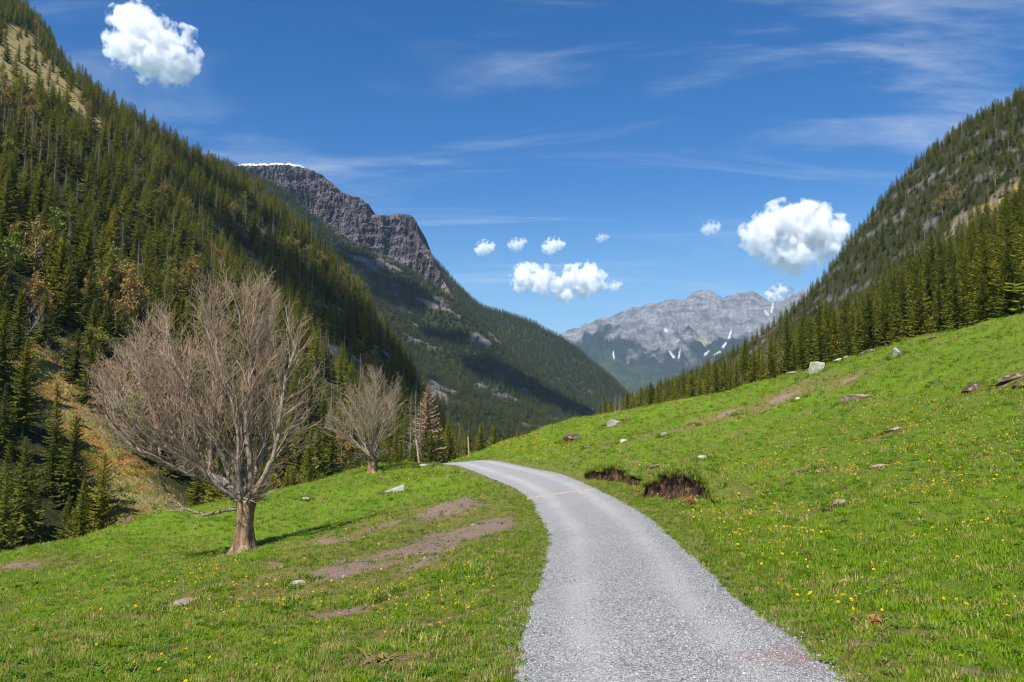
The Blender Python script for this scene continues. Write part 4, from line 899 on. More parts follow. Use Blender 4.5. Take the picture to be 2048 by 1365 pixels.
# ------------------------------------------------------------------ rocks
M_R = {'grey': mat_rock('grey_rock', (0.20, 0.19, 0.18), (0.42, 0.40, 0.38), lichen=(0.5, 0.48, 0.42)), 'pink': mat_rock('reddish_rock', (0.27, 0.17, 0.15), (0.44, 0.30, 0.27), lichen=(0.5, 0.42, 0.38)),
       'brown': mat_rock('brown_mossy_rock', (0.06, 0.04, 0.028), (0.20, 0.13, 0.08), (0.15, 0.11, 0.03), lichen=(0.36, 0.32, 0.28)), 'white': mat_rock('whitish_rock', (0.38, 0.36, 0.33), (0.62, 0.60, 0.56)),
       'green': mat_rock('pale_green_slab', (0.30, 0.33, 0.22), (0.46, 0.48, 0.36), lichen=(0.55, 0.55, 0.48)), 'red': mat_rock('red_stone', (0.22, 0.10, 0.08), (0.34, 0.18, 0.15))}
def rock_mesh(seed, sx, sy, sz, cuts=9, sub=3, rough=0.08):
    r = np.random.RandomState(seed); bm = bmesh.new(); bmesh.ops.create_icosphere(bm, subdivisions=sub, radius=1.0); V = np.array([v.co[:] for v in bm.verts]); F = np.array([[v.index for v in f.verts] for f in bm.faces]); bm.free()
    for i in range(cuts):
        n = r.normal(size=3); n /= np.linalg.norm(n); d = r.uniform(0.32, 0.75); s = V @ n - d; V = V - np.outer(np.maximum(s, 0), n)
    V = V * (1 + rough * fbm(V[:, 0] * 2 + seed, V[:, 1] * 2, V[:, 2] * 2, 4)[:, None]) * np.array([sx, sy, sz])
    return mesh_np('rock', V, F, [], smooth=False)
RING = []
def rock(px, py, wpx, hpx, mat, label, seed, tilt=0.0, sink=0.4, name='boulder', dep=0.8, cuts=9, group=None):
    q = gnd(px, py); s = q[1] * 1.01 / FPX; w = wpx * s / 2; h = max(hpx * s / 2 * 1.35, 0.02)
    m = rock_mesh(seed, w * 1.15, w * dep, h, cuts); m.materials.append(M_R[mat]); RING.append((q[0], q[1], w)); o = thing(name, label, 'rock', (q[0], q[1], q[2] + h * (1 - 2 * sink) * 0.6), 0, group, m); o.rotation_euler = (random.Random(seed).uniform(-.12, .12), tilt, random.Random(seed).uniform(-.3, .3)); return o
ROCKS = [(1632, 746, 58, 32, 'green', 'pale greenish angular boulder on the skyline in front of the spruces', -0.35), (1677, 722, 24, 14, 'white', 'whitish rounded rock at the treeline, larger of a touching pair', 0), (1693, 715, 15, 10, 'white', 'small white rock touching a larger whitish rock at the treeline', 0),
         (1794, 713, 30, 20, 'white', 'whitish pointed boulder below the treeline', 0.1), (1860, 681, 28, 12, 'brown', 'brown flat rock high on the bank just below the spruces', -0.1), (1713, 797, 66, 20, 'pink', 'flat pinkish slab lying in the grass of the bank', -0.2),
         (1938, 786, 58, 28, 'brown', 'dark mossy boulder with deep shadow on the bank', -0.1), (2036, 776, 40, 14, 'brown', 'low brown rock beside a long mossy ledge', -0.2), (2022, 760, 60, 12, 'brown', 'long mossy ledge of rock in the bank', -0.25), (1868, 770, 18, 10, 'brown', 'small brown rock just above the dark mossy boulder', 0),
         (1786, 864, 40, 16, 'pink', 'reddish-brown rock with a pale top on a dry patch of the bank', -0.1), (1228, 851, 46, 22, 'grey', 'grey boulder on the skyline above the road', -0.35), (1146, 881, 44, 18, 'brown', 'brown and white speckled boulder on the slope above the road', -0.15),
         (1328, 872, 18, 12, 'grey', 'small grey standing stone on the bank', 0.2), (1248, 886, 26, 8, 'white', 'flat whitish stone on a dry patch above the earth banks', 0), (1175, 896, 12, 8, 'white', 'little white stone above the smaller earth bank', 0), (1584, 741, 30, 8, 'grey', 'low grey rocks beside the greenish boulder', -0.2),
         (1740, 707, 40, 10, 'brown', 'low brown rock at the edge of the treeline', -0.1), (791, 984, 38, 22, 'white', 'lichen-spotted boulder in the meadow between the road and the bare sycamores', -0.25), (850, 934, 40, 8, 'white', 'flat pale rock on the crest next to a wooden post', -0.2),
         (368, 1210, 66, 12, 'pink', 'flat pinkish stone sunk in the meadow below the large sycamore', 0), (432, 1182, 22, 12, 'pink', 'small pinkish stone near the foot of the large sycamore', 0), (774, 1194, 32, 18, 'brown', 'dark rock with a white top in the grass on the downhill side of the road', -0.35), (597, 1170, 36, 12, 'white', 'whitish rubble stone at the end of the bare soil patch', 0),
         (1678, 1010, 50, 18, 'pink', 'tilted pinkish stone slab half buried beside a tussock', -0.35), (1640, 944, 32, 10, 'pink', 'flat pink stone on a dry spot in the bank', -0.1), (1752, 938, 40, 12, 'pink', 'low pinkish rock with flowers around it in the bank', -0.15), (1406, 917, 20, 8, 'white', 'small pale stone on a dry spot above the larger earth bank', 0),
         (1553, 973, 18, 6, 'grey', 'small flat grey stone in the yellow-flowered turf', 0), (278, 1202, 14, 10, 'grey', 'small grey stone in the meadow near the sunken pinkish stone', 0), (560, 1211, 34, 7, 'pink', 'thin pinkish stone lying in the lush meadow grass', 0), (873, 1283, 36, 10, 'grey', 'smooth grey-brown stone in grass near the road edge', 0),
         (1402, 1133, 18, 8, 'red', 'reddish stone lying on the uphill edge of the gravel road', 0), (1453, 1191, 15, 6, 'red', 'dark red chip of stone on the gravel by the road edge', 0), (1468, 1209, 14, 6, 'red', 'pinkish red stone chip on the gravel near the turf', 0), (1560, 1288, 12, 5, 'brown', 'small brown stone on the gravel near the red soil', 0), (1578, 1336, 12, 5, 'brown', 'small brown stone beside the red soil stain', 0),
         (1635, 940, 10, 6, 'white', 'tiny white stone on the dry bank', 0), (610, 1000, 20, 6, 'white', 'pale stone at the lower rim of the meadow behind the large sycamore', 0), (827, 1270, 14, 9, 'white', 'white stone on bare soil downhill of the road', 0), (1600, 800, 18, 8, 'white', 'pale stone on the eroded dry ground of the bank', 0), (1480, 828, 16, 7, 'pink', 'pinkish stone on the eroded strip of the bank', 0), (1388, 852, 16, 6, 'white', 'pale stone at the lower end of the eroded strip', 0)]
for i, (a, b, w, h, mt, lb, tl) in enumerate(ROCKS): rock(a, b, w, h, mt, lb, 50 + i, tl, name='boulder' if w > 26 else 'stone')
# scattered pebbles on the bare soil (uncountable)
PEB = []
for k in range(7):
    m = rock_mesh(900 + k, 1, 0.8, 0.6, 7, 1); m.materials.append(M_R[('pink', 'pink', 'grey', 'white', 'brown', 'pink', 'grey')[k]]); PEB.append(proto('pebble', m))
x, y = scatter(-14, 26, 5, 75, 0.15, 1.0); d, _ = meadow_masks(x, y); keep = (d > 0.2) & (rng.rand(len(x)) < 0.5) & (road_dist(x, y) > 1.2); x, y = x[keep], y[keep]; n = len(x)
instancer('soil_pebbles', np.stack([x, y, meadow_z(x, y)], 1), rng.uniform(-3, 3, (n, 3)), np.repeat(rng.uniform(0.012, 0.045, (n, 1)) * np.where(rng.rand(n, 1) < 0.08, 2.0, 1) * np.interp(y, [6, 14], [.45, 1])[:, None], 3, 1), rng.randint(0, 5, n), PEB[:5], 'reddish pebbles scattered over the bare soil patches', 'pebbles')
# loose gravel on and beside the road
GR = []
for k, c in enumerate([((0.11, 0.11, 0.11), (0.2, 0.2, 0.2)), ((0.26, 0.258, 0.254), (0.38, 0.376, 0.37)), ((0.42, 0.416, 0.41), (0.58, 0.575, 0.56))]):
    mt = mat_plain('gravel_stone', *c)
    for j in range(2): m = rock_mesh(950 + k * 2 + j, 1, 0.8, 0.6, 7, 1); m.materials.append(mt); GR.append(proto('gravel_stone', m))
N = 46000; s = rng.rand(N); i = (np.searchsorted(ROADL[:, 1], 5.0) + (s ** 1.7) * (np.searchsorted(ROADL[:, 1], 24.0) - np.searchsorted(ROADL[:, 1], 5.0))); i0 = i.astype(int); f = (i - i0)[:, None]
C = ROADL[i0] * (1 - f) + ROADL[i0 + 1] * f; Tn = ROADL[i0 + 1] - ROADL[i0]; Tn = Tn[:, :2] / np.linalg.norm(Tn[:, :2], axis=1)[:, None]; u = rng.uniform(-1.02, 1.02, N); edge = rng.rand(N) < 0.11; u[edge] = np.sign(u[edge]) * (0.95 + np.abs(rng.normal(size=edge.sum())) * np.where(u[edge] < 0, 0.3, 0.14))
xy = C[:, :2] + np.stack([Tn[:, 1], -Tn[:, 0]], 1) * (u * RW)[:, None]; uu = np.clip(np.abs(u) * RW / (RW + 0.05), 0, 1); zz = np.maximum(_mt(xy[:, 0], xy[:, 1]) + 0.075 - 0.062 * uu ** 4 - 0.018 * np.exp(-((uu - .5) / .16) ** 2), meadow_z(xy[:, 0], xy[:, 1]) + 0.004)
instancer('loose_gravel', np.column_stack([xy, zz]), rng.uniform(-3, 3, (N, 3)), np.repeat(rng.uniform(0.004, 0.011, (N, 1)) * np.where(rng.rand(N, 1) < 0.02, 1.8, 1), 3, 1), rng.randint(0, 6, N), GR, 'loose grey crushed stone covering the road', 'gravel')

# ------------------------------------------------------------------ small wooden things
M_WOOD = mat_bark('weathered_wood', (0.30, 0.22, 0.14), (0.52, 0.42, 0.30), 2.0); M_BEAM = mat_bark('orange_wood', (0.46, 0.33, 0.22), (0.60, 0.47, 0.35), 2.0)
def post(px, pyb, hpx, lean, label):
    q = gnd(px, pyb, 40); H = hpx / FPX * q[1] + 0.25; g = Geo(); z = np.array([-0.4, 0, 0.5, 1.0]) * np.array([1, 1, H, H]); tube(g, np.stack([np.array([-.1, 0, .5, 1]) * lean * H, np.zeros(4), z], 1), [0.065, 0.062, 0.058, 0.055], 8)
    g.add(np.array([[lean * H + 0.05 * math.cos(a), 0.05 * math.sin(a), H] for a in np.linspace(0, 6.283, 8, endpoint=False)] + [[lean * H, 0, H + 0.03]]), np.array([[i, (i + 1) % 8, 8] for i in range(8)]))
    thing('wooden_post', label, 'post', (q[0], q[1], q[2] - 0.05), 0, None, g.mesh('wooden_post', [M_WOOD]))
post(838, 926, 40, -0.12, 'leaning pale wooden post on the meadow crest near the smaller sycamore')
post(938, 914, 34, -0.05, 'pale wooden post standing at the foot of the grassy bank by the road')
mid = np.array(P(1122, 991, 27.3)); wb = thing('water_bar', 'pale wooden drainage channel laid across the gravel road', 'drain', tuple(mid))
xl = np.linspace(mid[0] - 1.15, mid[0] + 1.15, 9); zl = np.array([float(_mt(a, mid[1])) for a in xl]) + 0.085 - 0.03 * np.abs(np.linspace(-1, 1, 9)) ** 3
for sgn in (-1, 1):
    g2 = Geo(); c_ = np.stack([xl - mid[0], np.full(9, sgn * 0.05), zl - mid[2]], 1); V = np.concatenate([c_ + [0, dy, dz] for dy, dz in ((-.018, -.1), (.018, -.1), (.018, .012), (-.018, .012))]); ii = np.arange(8)
    g2.add(V, np.concatenate([np.stack([ii + 9 * a, ii + 1 + 9 * a, ii + 1 + 9 * ((a + 1) % 4), ii + 9 * ((a + 1) % 4)], 1) for a in range(4)] + [np.array([[0, 9, 18, 27], [8, 17, 26, 35]])])); link('beam', g2.mesh('beam', [M_BEAM], False), wb)
q = gnd(1300, 940); g = Geo(); tube(g, [(-.32, 0, .05), (-.1, .02, .08), (.12, 0, .1), (.34, -.02, .14)], [.06, .065, .06, .045], 8); thing('log', 'short dark weathered log lying above the larger earth bank', 'log', q, 0, None, g.mesh('log', [M_TRUNK]))

# ------------------------------------------------------------------ grass, herbs, flowers
def tuft(seed, n, h, spread, w=0.006, lean=0.5):
    r = np.random.RandomState(seed); V = []; F = []
    for i in range(n):
        a = r.rand() * 6.28; p = np.array([math.cos(a), math.sin(a), 0]) * spread * math.sqrt(r.rand()); b = r.rand() * 6.28; d = np.array([math.cos(b), math.sin(b), 0]); s = np.array([-d[1], d[0], 0]) * w * r.uniform(.7, 1.4); H = h * r.uniform(0.5, 1.15); l = lean * H * r.uniform(0.3, 1.4)
        m = p + d * l * 0.35 + np.array([0, 0, H * 0.62]); t = p + d * l + np.array([0, 0, H]); k = len(V); p0 = p - np.array([0, 0, .02])
        V += [p0 - s, p0 + s, m + s * 0.7, m - s * 0.7, t]; F += [(k, k + 1, k + 2), (k, k + 2, k + 3), (k + 3, k + 2, k + 4)]
    g = Geo(); g.add(np.array(V), np.array(F)); return g
def herb(seed, n, h, spread, leaf):
    r = np.random.RandomState(seed); V = []; F = []
    for i in range(n):
        a = r.rand() * 6.28; c = np.array([math.cos(a), math.sin(a), 0]) * spread * math.sqrt(r.rand()) + np.array([0, 0, h * r.uniform(.3, 1)]); b = r.rand() * 6.28; d = np.array([math.cos(b), math.sin(b), r.uniform(-.3, .5)]); d /= np.linalg.norm(d); s = np.cross(d, [0, 0, 1.0]); s /= np.linalg.norm(s); L = leaf * r.uniform(.6, 1.3); k = len(V)
        V += [c - d * L * .5, c + s * L * .32, c + d * L * .6 - np.array([0, 0, L * .2]), c - s * L * .32]; F += [(k, k + 1, k + 2), (k, k + 2, k + 3)]
    g = Geo(); g.add(np.array(V), np.array(F)); return g
M_G = [mat_leaf('grass_green', (0.155, 0.27, 0.008), (0.26, 0.385, 0.014), .45), mat_leaf('grass_light', (0.24, 0.35, 0.018), (0.34, 0.43, 0.03), .45), mat_leaf('grass_deep', (0.085, 0.19, 0.008), (0.15, 0.28, 0.012), .45), mat_leaf('grass_dry', (0.28, 0.23, 0.06), (0.44, 0.36, 0.13)), mat_leaf('herb_leaf', (0.09, 0.19, 0.014), (0.17, 0.28, 0.024), .4)]
PR = [tuft(1, 22, .075, .10).mesh('t', [M_G[0]]), tuft(2, 24, .065, .11).mesh('t', [M_G[1]]), tuft(3, 20, .085, .10).mesh('t', [M_G[2]]), tuft(4, 22, .07, .11).mesh('t', [M_G[0]]), herb(5, 26, .06, .11, .045).mesh('t', [M_G[4]]), tuft(6, 22, .06, .11, .005, .8).mesh('t', [M_G[3]]), tuft(7, 16, .09, .09, .004, .9).mesh('t', [M_G[3]]), tuft(8, 22, .05, .12).mesh('t', [M_G[1]])]
PR = [proto('grass_tuft', m) for m in PR]
x, y = scatter(-190, -30, 60, 330, 1.5, 1.3); z = left_z(x, y); at = left_attr(x, y, z); px, py = project(x, y, z); keep = (at['strip'] > .25) & (px > -60) & (rng.rand(len(x)) < .75); x, y, z = x[keep], y[keep], z[keep]; n = len(x)
M_FERN = mat_leaf('rusty_bracken', (0.36, 0.15, 0.05), (0.48, 0.26, 0.10)); UP = [proto('bracken', tuft(31, 22, .085, .12, .009, .9).mesh('bracken', [M_FERN])), PR[5], PR[0], PR[4]]; v = fbm(x * .06, y * .06, 4, 3) + rng.normal(size=n) * .12
instancer('undergrowth', np.stack([x, y, z], 1), np.stack([rng.normal(size=n) * .2, rng.normal(size=n) * .2, rng.rand(n) * 6.28], 1), np.repeat(rng.uniform(4, 10, (n, 1)), 3, 1), np.where(v > .12, 0, np.where(v > -.1, 1, np.where(v > -.25, 2, 3))), UP, 'rusty bracken, dry grass and green scrub on the avalanche run', 'undergrowth')
PT = []; ID = []; SC = []
for y0, y1, sp, sc in [(2.6, 8, .085, .85), (8, 13, .105, .95), (13, 22, .145, 1.1), (22, 36, .22, 1.35), (36, 60, .36, 1.9), (60, 98, .62, 2.6)]:
    x, y = scatter(-0.80 * y1 - 3, 0.82 * y1 + 3, y0, y1, sp, 1.2); z = meadow_z(x, y); px, py = project(x, y, z); rd = road_dist(x, y); d, dr = meadow_masks(x, y)
    keep = (px > -260 - 4200 / y) & (px < 2300 + 4800 / y) & (py < 1700) & (rng.rand(len(x)) < 1 - 0.8 * d)
    en = 0.16 * fbm(x * 1.3, y * 1.3, 3, 3) + 0.08 * fbm(x * 5, y * 5, 1, 2)
    keep &= (rd > RW - 0.10 + en) & (rng.rand(len(x)) < sstep(RW - .2, RW + .22, rd + en))
    x, y, z, d, dr, rd = x[keep], y[keep], z[keep], d[keep], dr[keep], rd[keep]; n = len(x); v = fbm(x * .5, y * .5, 2, 3); u = rng.rand(n)
    pick = np.where(u + v * .5 < .22, 2, np.where(u + v * .5 < .5, 0, np.where(u < .72, 3, np.where(u < .86, 1, 7))))
    hb = (x > 2) & (y < 16) & (rng.rand(n) < .45 + .4 * v); pick[hb] = 4
    dry = rng.rand(n) < dr * .65 + .02; pick[dry] = np.where(rng.rand(dry.sum()) < .7, 5, 6)
    s = .82 * sc * rng.uniform(.6, 1.35, n) * (.5 + .5 * sstep(RW, RW + .9, rd)) * (1 - .3 * dr) * (1 + .25 * v)
    PT.append(np.stack([x, y, z], 1)); ID.append(pick); SC.append(s)
x, y = scatter(-4, 7, 3, 30, .07, 1.3); rd = road_dist(x, y); en = .10 * fbm(x * 2, y * 2, 3, 3); keep = (rd + en > RW - .02) & (rd < RW + .75) & (rng.rand(len(x)) < np.interp(y, [3, 10, 30], [.8, .6, .3])); x, y = x[keep], y[keep]; n = len(x)
PT.append(np.stack([x, y, meadow_z(x, y)], 1)); ID.append(rng.choice([0, 3, 5, 7, 1, 4, 2], n)); SC.append(rng.uniform(.35, .8, n))
for V in (EB1, EB2):                                   # turf on the lips of the banks
    lip = V[7:12].reshape(-1, 3); k = rng.randint(0, len(lip), 260); PT.append(lip[k] + rng.normal(size=(260, 3)) * [.06, .06, .0]); ID.append(rng.choice([1, 7, 5, 5, 6, 1], 260)); SC.append(rng.uniform(.7, 1.2, 260))
for cx, cy_, w in RING:                                 # longer grass round the rocks
    k = int(30 + 60 * w); a = rng.rand(k) * 6.28; rr = w * 1.05 + np.abs(rng.normal(size=k)) * .12; xx, yy = cx + np.cos(a) * rr, cy_ + np.sin(a) * rr * .8; ok = road_dist(xx, yy) > 1.25; xx, yy = xx[ok], yy[ok]; k = len(xx)
    PT.append(np.stack([xx, yy, meadow_z(xx, yy)], 1)); ID.append(rng.choice([0, 1, 2, 5, 6, 3], k)); SC.append(rng.uniform(.8, 1.5, k) * max(1, cy_ / 30))
PT = np.concatenate(PT); ID = np.concatenate(ID); SC = np.concatenate(SC); n = len(PT)
instancer('grass', PT, np.stack([rng.normal(size=n) * .15, rng.normal(size=n) * .15, rng.rand(n) * 6.28], 1), np.stack([SC, SC, SC * rng.uniform(.8, 1.2, n)], 1), ID, PR, 'short green alpine grass and herbs covering the meadow', 'grass')
print('GRASS', n)
# dry straw stalks
st = Geo(); r = np.random.RandomState(4)
ST = []
for k in range(3):
    g = Geo()
    for j in range(4):
        d = r.normal(size=2) * .35; t = np.linspace(0, 1, 5)[:, None]; L = r.uniform(.3, .6); tube(g, np.concatenate([t * d * L + t ** 2 * d * L * .6, t * L * (1 - .25 * t)], 1), [.0028, .0026, .0022, .002, .0015], 3)
    ST.append(proto('straw', g.mesh('straw', [M_G[3]])))
x, y = scatter(-9, 14, 5, 22, .8, 1.2); rd = road_dist(x, y); keep = (rd > 1.3) & (rng.rand(len(x)) < np.where(rd < 3.2, .55, .12)); x, y = x[keep], y[keep]; n = len(x)
instancer('straw_stalks', np.stack([x, y, meadow_z(x, y)], 1), np.stack([zero(x), zero(x), rng.rand(n) * 6.28], 1), np.repeat(rng.uniform(.5, 1.25, (n, 1)), 3, 1), rng.randint(0, 3, n), ST, 'dry pale straw stalks bending over the roadside grass', 'straw')
# withered plants
def withered(px, py, s, label, mat):
    q = gnd(px, py); r = np.random.RandomState(int(px)); g = Geo()
    for k in range(46):
        a = r.rand() * 6.28; d = np.array([math.cos(a), math.sin(a), 0]); L = s * r.uniform(.5, 1.2); t = np.linspace(0, 1, 4)[:, None]; sd = np.array([-d[1], d[0], 0]) * .012; c = d * t * L * .8 + np.array([0, 0, 1.0]) * (t * L * r.uniform(.3, .9) - t * t * L * .5) + r.normal(size=3) * [.05, .05, 0]; w_ = np.array([.5, 1, .8, .1])[:, None]
        g.add(np.concatenate([c - sd * w_, c + sd * w_]), [[0, 1, 5, 4], [1, 2, 6, 5], [2, 3, 7, 6]])
    thing('withered_plant', label, 'plant', (q[0], q[1], q[2] - .01), 0, None, g.mesh('withered_plant', [mat], False))
M_RUST = mat_plain('rusty_leaves', (0.30, 0.11, 0.05), (0.44, 0.22, 0.10), 12, .2)
withered(1748, 1243, .17, 'withered reddish-brown plant among herbs beside the red soil stain', M_RUST)
withered(1385, 1008, .5, 'rusty withered ferns hanging in front of the larger earth bank', M_RUST)
withered(1278, 985, .4, 'rusty withered fern clump between the two earth banks', M_RUST)
withered(765, 1325, .22, 'withered brown tussock in the meadow downhill of the road', M_G[3])
# dandelions and buttercups
M_Y = mat_plain('yellow_petals', (0.80, 0.50, 0.01), (0.86, 0.60, 0.015), 30, .15); M_STEM = mat_plain('flower_stem', (0.10, 0.18, 0.02), (0.14, 0.22, 0.03))
def flower_head(seed, R=.019):
    r = np.random.RandomState(seed); g = Geo()
    for ring, (m, rr, zz) in enumerate([(13, 1.0, .004), (10, .72, .009), (7, .42, .012)]):
        for i in range(m):
            a = 6.283 * (i + r.rand() * .3) / m; d = np.array([math.cos(a), math.sin(a), 0]); s = np.array([-d[1], d[0], 0]) * R * .24; g.add([d * R * .08 - s * .4 + [0, 0, .001], d * R * rr - s + [0, 0, zz * .6], d * R * rr * 1.06 + [0, 0, zz], d * R * rr + s + [0, 0, zz * .6], d * R * .08 + s * .4 + [0, 0, .001]], [[0, 1, 2], [0, 2, 3], [0, 3, 4]])
    return g.mesh('flower_head', [M_Y], False)
FH = [flower_head(i) for i in range(3)]; g = Geo(); tube(g, [(0, 0, -1.0), (.05, .01, -.5), (0, 0, 0)], [.0025 * 12, .002 * 12, .002 * 12], 4); 
def stem_mesh(): 
    g = Geo(); tube(g, [(.012, .004, -.13), (.006, .006, -.06), (0, 0, .001)], [.0022, .002, .0018], 5); return g.mesh('flower_stem', [M_STEM])
SM = stem_mesh()
x, y = scatter(-34, 40, 5, 84, .24, 1.3); z = meadow_z(x, y); px, py = project(x, y, z); rd = road_dist(x, y); d, dr = meadow_masks(x, y)
cl = fbm(x * .35, y * .35, 11, 4, .6); dn = sstep(.02, .42, cl) * .75 + .04
hot = np.zeros(len(x))
for a, b, rx, ry in [(1560, 1150, 150, 140), (1620, 925, 120, 18), (1500, 1030, 160, 60), (1900, 880, 200, 60), (1850, 960, 200, 60), (650, 1190, 260, 40), (860, 1180, 120, 60), (420, 1225, 200, 10), (1050, 890, 120, 25), (800, 960, 60, 20)]:
    hot = np.maximum(hot, np.exp(-(((px - a) / rx) ** 2 + ((py - b) / ry) ** 2)))
dn = dn * np.where(px > 1050, .55, .38) + hot * 1.3 * (.4 + 1.0 * sstep(-.1, .3, cl)) * 1.1
dn *= np.where(y < 14, 1.5, np.where(y < 30, .9, .45))
keep = (rng.rand(len(x)) < dn) & (rd > 1.75) & (d < .3) & (px > -120) & (px < 2160)
x, y, z, px, py = x[keep], y[keep], z[keep], px[keep], py[keep]; n = len(x); inf = (px > 0) & (px < 2048) & (py < 1365); o_ = np.argsort(np.where(inf, y, 1e6)); ia, ib = o_[:280], o_[280:]
for i in ia:
    o = thing('dandelion', 'small yellow flower blooming in the grass on the %s side of the gravel road' % ('uphill' if x[i] > np.interp(y[i], ROADL[:, 1], ROADL[:, 0]) else 'downhill'), 'flower', (x[i], y[i], z[i] + rng.uniform(.07, .11)), rng.rand() * 6, 'yellow flowers in the near meadow'); s = rng.uniform(.5, .95); o.scale = (s, s, 1)
    hd = link('flower_head', FH[rng.randint(3)], o); hd.rotation_euler = (rng.normal() * .3, rng.normal() * .3, 0); link('stem', SM, o)
nb = len(ib); fp = [proto('flower', m) for m in FH]
instancer('wildflowers', np.stack([x[ib], y[ib], z[ib] + .09 + .02 * (y[ib] > 30)], 1), np.stack([rng.normal(size=nb) * .4, rng.normal(size=nb) * .4, rng.rand(nb) * 6], 1), np.repeat((rng.uniform(.55, 1.0, nb) * np.interp(y[ib], [5, 20, 60], [1, 1.25, 2.0]))[:, None], 3, 1), rng.randint(0, 3, nb), fp, 'yellow flowers dotting the whole alpine meadow', 'flowers')
print('FLOWERS', n)

# ------------------------------------------------------------------ clouds (real volumes high above and beyond the mountains)
def mat_cloud(name, dens, nscale, lo, hi):
    m = NT(name); v = m.n('ShaderNodeVolumePrincipled'); v.inputs['Color'].default_value = (1, 1, 1, 1); v.inputs['Anisotropy'].default_value = 0.0
    if nscale:
        n = m.noise(m.obj(), nscale, 4, 0.55, 0.5); m.put(v.inputs['Density'], m.rng(n, lo, hi, 0.0, dens)); m.m.cycles.volume_step_rate = 0.3
    else: v.inputs['Density'].default_value = dens
    m.t.links.new(v.outputs[0], m.out.inputs['Volume']); return m.m
def cloud_mesh(puffs, C0, Y, sc, grow, seed, amp, vox, world):
    r = np.random.RandomState(seed); bm = bmesh.new(); rmean = np.mean([p[-1] for p in puffs]) * sc * grow
    for q in puffs:
        c = np.array(q[:3] if world else P(q[0], q[1], Y)) - C0; R = q[-1] * sc * grow
        balls = [(c, R)] + [(c + (lambda k: k / np.linalg.norm(k))(r.normal(size=3) * [1, 1, .7] + [0, 0, .25]) * q[-1] * sc * r.uniform(.6, .95), R * r.uniform(.3, .55)) for _ in range(9)]
        for cc, rr in balls:
            cc = np.array(cc); cc[1] += r.normal() * R * .3; k = bmesh.ops.create_icosphere(bm, subdivisions=3, radius=rr)
            for v in k['verts']: v.co = v.co + Vector(cc)
    me = bpy.data.meshes.new('cloud'); bm.to_mesh(me); bm.free(); ob = bpy.data.objects.new('cloud_tmp', me); COL.objects.link(ob); md = ob.modifiers.new('r', 'REMESH'); md.mode = 'VOXEL'; md.voxel_size = rmean * vox
    dg = bpy.context.evaluated_depsgraph_get(); m2 = bpy.data.meshes.new_from_object(ob.evaluated_get(dg)); bpy.data.objects.remove(ob); n = len(m2.vertices); V = np.empty(n * 3, np.float32); m2.vertices.foreach_get('co', V); V = V.reshape(-1, 3).astype(float)
    N = np.empty(n * 3, np.float32); m2.vertices.foreach_get('normal', N); N = N.reshape(-1, 3); f = 1.1 / rmean
    bil = fbm(V[:, 0] * f, V[:, 1] * f, V[:, 2] * f + seed, 5, .6, ridged=True); dsp = fbm(V[:, 0] * f * .6, V[:, 1] * f * .6, V[:, 2] * f * .6 - seed, 3)
    V = V + N * ((-bil * .55 + dsp * .8) * amp * rmean)[:, None]; m2.vertices.foreach_set('co', V.astype(np.float32).ravel()); m2.update(); m2.materials.clear(); return m2, rmean
def mat_softcloud(name, dens, balls, rmean, amp, seed):
    m = NT(name); p = m.obj(); v = m.n('ShaderNodeVolumePrincipled'); v.inputs['Color'].default_value = (1, 1, 1, 1); v.inputs['Anisotropy'].default_value = 0.0
    F = None
    for c, R in balls:
        d = m.n('ShaderNodeVectorMath', operation='DISTANCE'); m.put(d.inputs[0], p); d.inputs[1].default_value = tuple(float(q) for q in c)
        f = m.math('SUBTRACT', 1.0, m.math('DIVIDE', d.outputs['Value'], float(R)))
        if F is None: F = f
        else:
            n = m.n('ShaderNodeMath', operation='SMOOTH_MAX'); m.put(n.inputs[0], F); m.put(n.inputs[1], f); n.inputs[2].default_value = 0.12; F = n.outputs[0]
    q = m.n('ShaderNodeMapping'); m.put(q.inputs[0], p); q.inputs['Location'].default_value = (seed * 3.1, seed * 1.7, seed * 0.9)
    n1 = m.noise(q.outputs[0], 1.15 / rmean, 7, 0.52, 0.0)
    F = m.math('ADD', F, m.math('MULTIPLY', m.math('SUBTRACT', n1, 0.5), amp))
    m.put(v.inputs['Density'], m.rng(F, 0.12, 0.62, 0.0, dens)); m.m.cycles.volume_step_rate = 0.22
    m.t.links.new(v.outputs[0], m.out.inputs['Volume']); return m.m
def cloud(puffs, Y, dens, label, seed, amp=0.28, vox=0.14, world=False):
    sc = 1.0 if world else Y / FPX
    C0 = np.mean([p[:3] for p in puffs], axis=0) if world else np.array(P(*np.mean([p[:2] for p in puffs], axis=0), Y))
    if world:
        m, rm = cloud_mesh(puffs, C0, Y, sc, 1.0, seed, amp, vox, world); m.materials.append(mat_cloud('cloud_vapour', dens * 2.4, 0, 0, 0))
    else:
        m, rm = cloud_mesh(puffs, C0, Y, sc, 1.75, seed, 0.05, 0.4, world); balls = [(np.array(P(q[0], q[1], Y)) - C0, q[-1] * sc * 1.5) for q in puffs]
        m.materials.append(mat_softcloud('cloud_vapour', dens * 2.6, balls, rm / 1.75, 2.7, seed % 50))
    thing('cloud', label, 'cloud', tuple(C0), 0, None, m)
cloud([(252, 35, 26), (248, 95, 30), (285, 75, 44), (315, 105, 44), (350, 125, 34), (335, 150, 20), (375, 62, 14), (400, 110, 10)], 4600, 0.016, 'large white ragged cloud above the steep forested skyline', 2, .45)
cloud([(1530, 470, 34), (1570, 460, 40), (1612, 458, 42), (1650, 472, 38), (1590, 500, 36), (1560, 505, 22), (1640, 500, 24)], 10800, 0.010, 'large puffy white cumulus cloud touching the steep forested skyline opposite the cliff', 3)
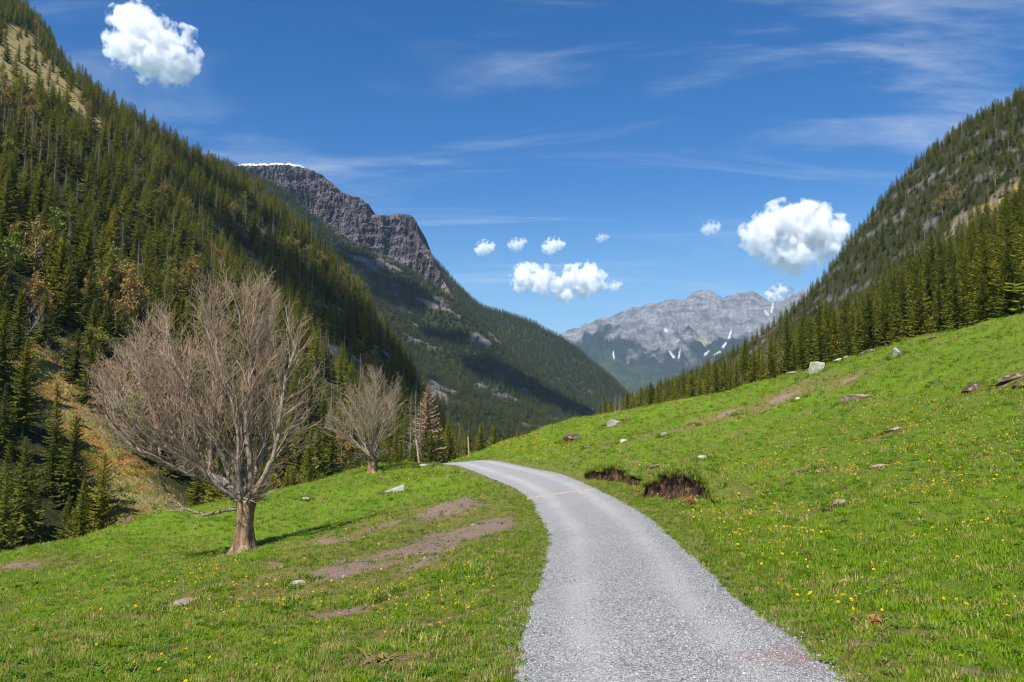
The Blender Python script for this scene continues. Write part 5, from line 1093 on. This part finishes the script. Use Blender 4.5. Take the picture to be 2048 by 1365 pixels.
cloud([(1052, 556, 22), (1080, 562, 22), (1110, 570, 16), (1148, 558, 22), (1180, 560, 24), (1202, 552, 9), (1135, 588, 14), (1035, 578, 8), (1165, 580, 14)], 10900, 0.012, 'wide white cumulus cloud drifting above the valley notch', 4, .32)
for px, py, rp, dn, lb in [(968, 497, 12, .010, 'small white cloud above the cliff side of the valley, first of a row of three'), (1032, 489, 11, .006, 'small faint cloud in the middle of the row of three'), (1104, 492, 13, .009, 'small white cloud with a flat base ending the row of three'), (1203, 476, 8, .004, 'tiny wispy cloud beside the row of three small clouds'), (1228, 573, 9, .008, 'tiny round cloud beside the wide cumulus'), (1420, 457, 12, .004, 'thin small cloud over the grey limestone mountain'), (1556, 586, 15, .02, 'small bright cloud resting on the far limestone summit')]:
    cloud([(px, py, rp), (px + rp * 1.1, py - rp * .25, rp * .7), (px - rp, py + rp * .3, rp * .55)], 11000, dn, lb, int(px), .4)

def shade_cloud(pts, R, label, seed, top=1720.0):                # unseen clouds added up-sun, shaped to shade the slopes
    S = np.array(SUN); q = [tuple(np.array(p) + S * ((top - p[2]) / S[2])) + (R,) for p in pts]; cloud(q, 0, 0.012, label, seed, .35, .2, True)
shade_cloud([(*plane_hit(a, b), float(ray(a, b)[1]) * plane_hit(a, b)[1]) for a, b in [(500, 400), (560, 480), (630, 540), (700, 610), (760, 680), (815, 750)]], 45, 'long white cloud out of view, added to shade the forested spur', 21)
shade_cloud([P(600, 500, 1950), P(720, 560, 1950), P(820, 620, 1870), P(920, 700, 1750), P(1020, 770, 1650), P(1130, 820, 1650)], 85, 'long white cloud out of view, added to shade the mountain below the cliff', 22)

# ------------------------------------------------------------------ haze
bm = bmesh.new(); bmesh.ops.create_cube(bm, size=1.0); me = bpy.data.meshes.new('haze'); bm.to_mesh(me); bm.free()
hz = link('haze', me, kind='stuff', label='thin blue mountain air filling the valley', category='haze'); x0, x1, y0, y1, z0, z1 = -1700, 5200, -500, 9700, -520, 1480
hz.location = ((x0 + x1) / 2, (y0 + y1) / 2, (z0 + z1) / 2); hz.scale = (x1 - x0, y1 - y0, z1 - z0)
m = NT('thin_air'); v = m.n('ShaderNodeVolumePrincipled'); v.inputs['Color'].default_value = (0.5, 0.72, 1.0, 1); v.inputs['Density'].default_value = 3.7e-5; v.inputs['Anisotropy'].default_value = 0.0
m.t.links.new(v.outputs[0], m.out.inputs['Volume']); me.materials.append(m.m)
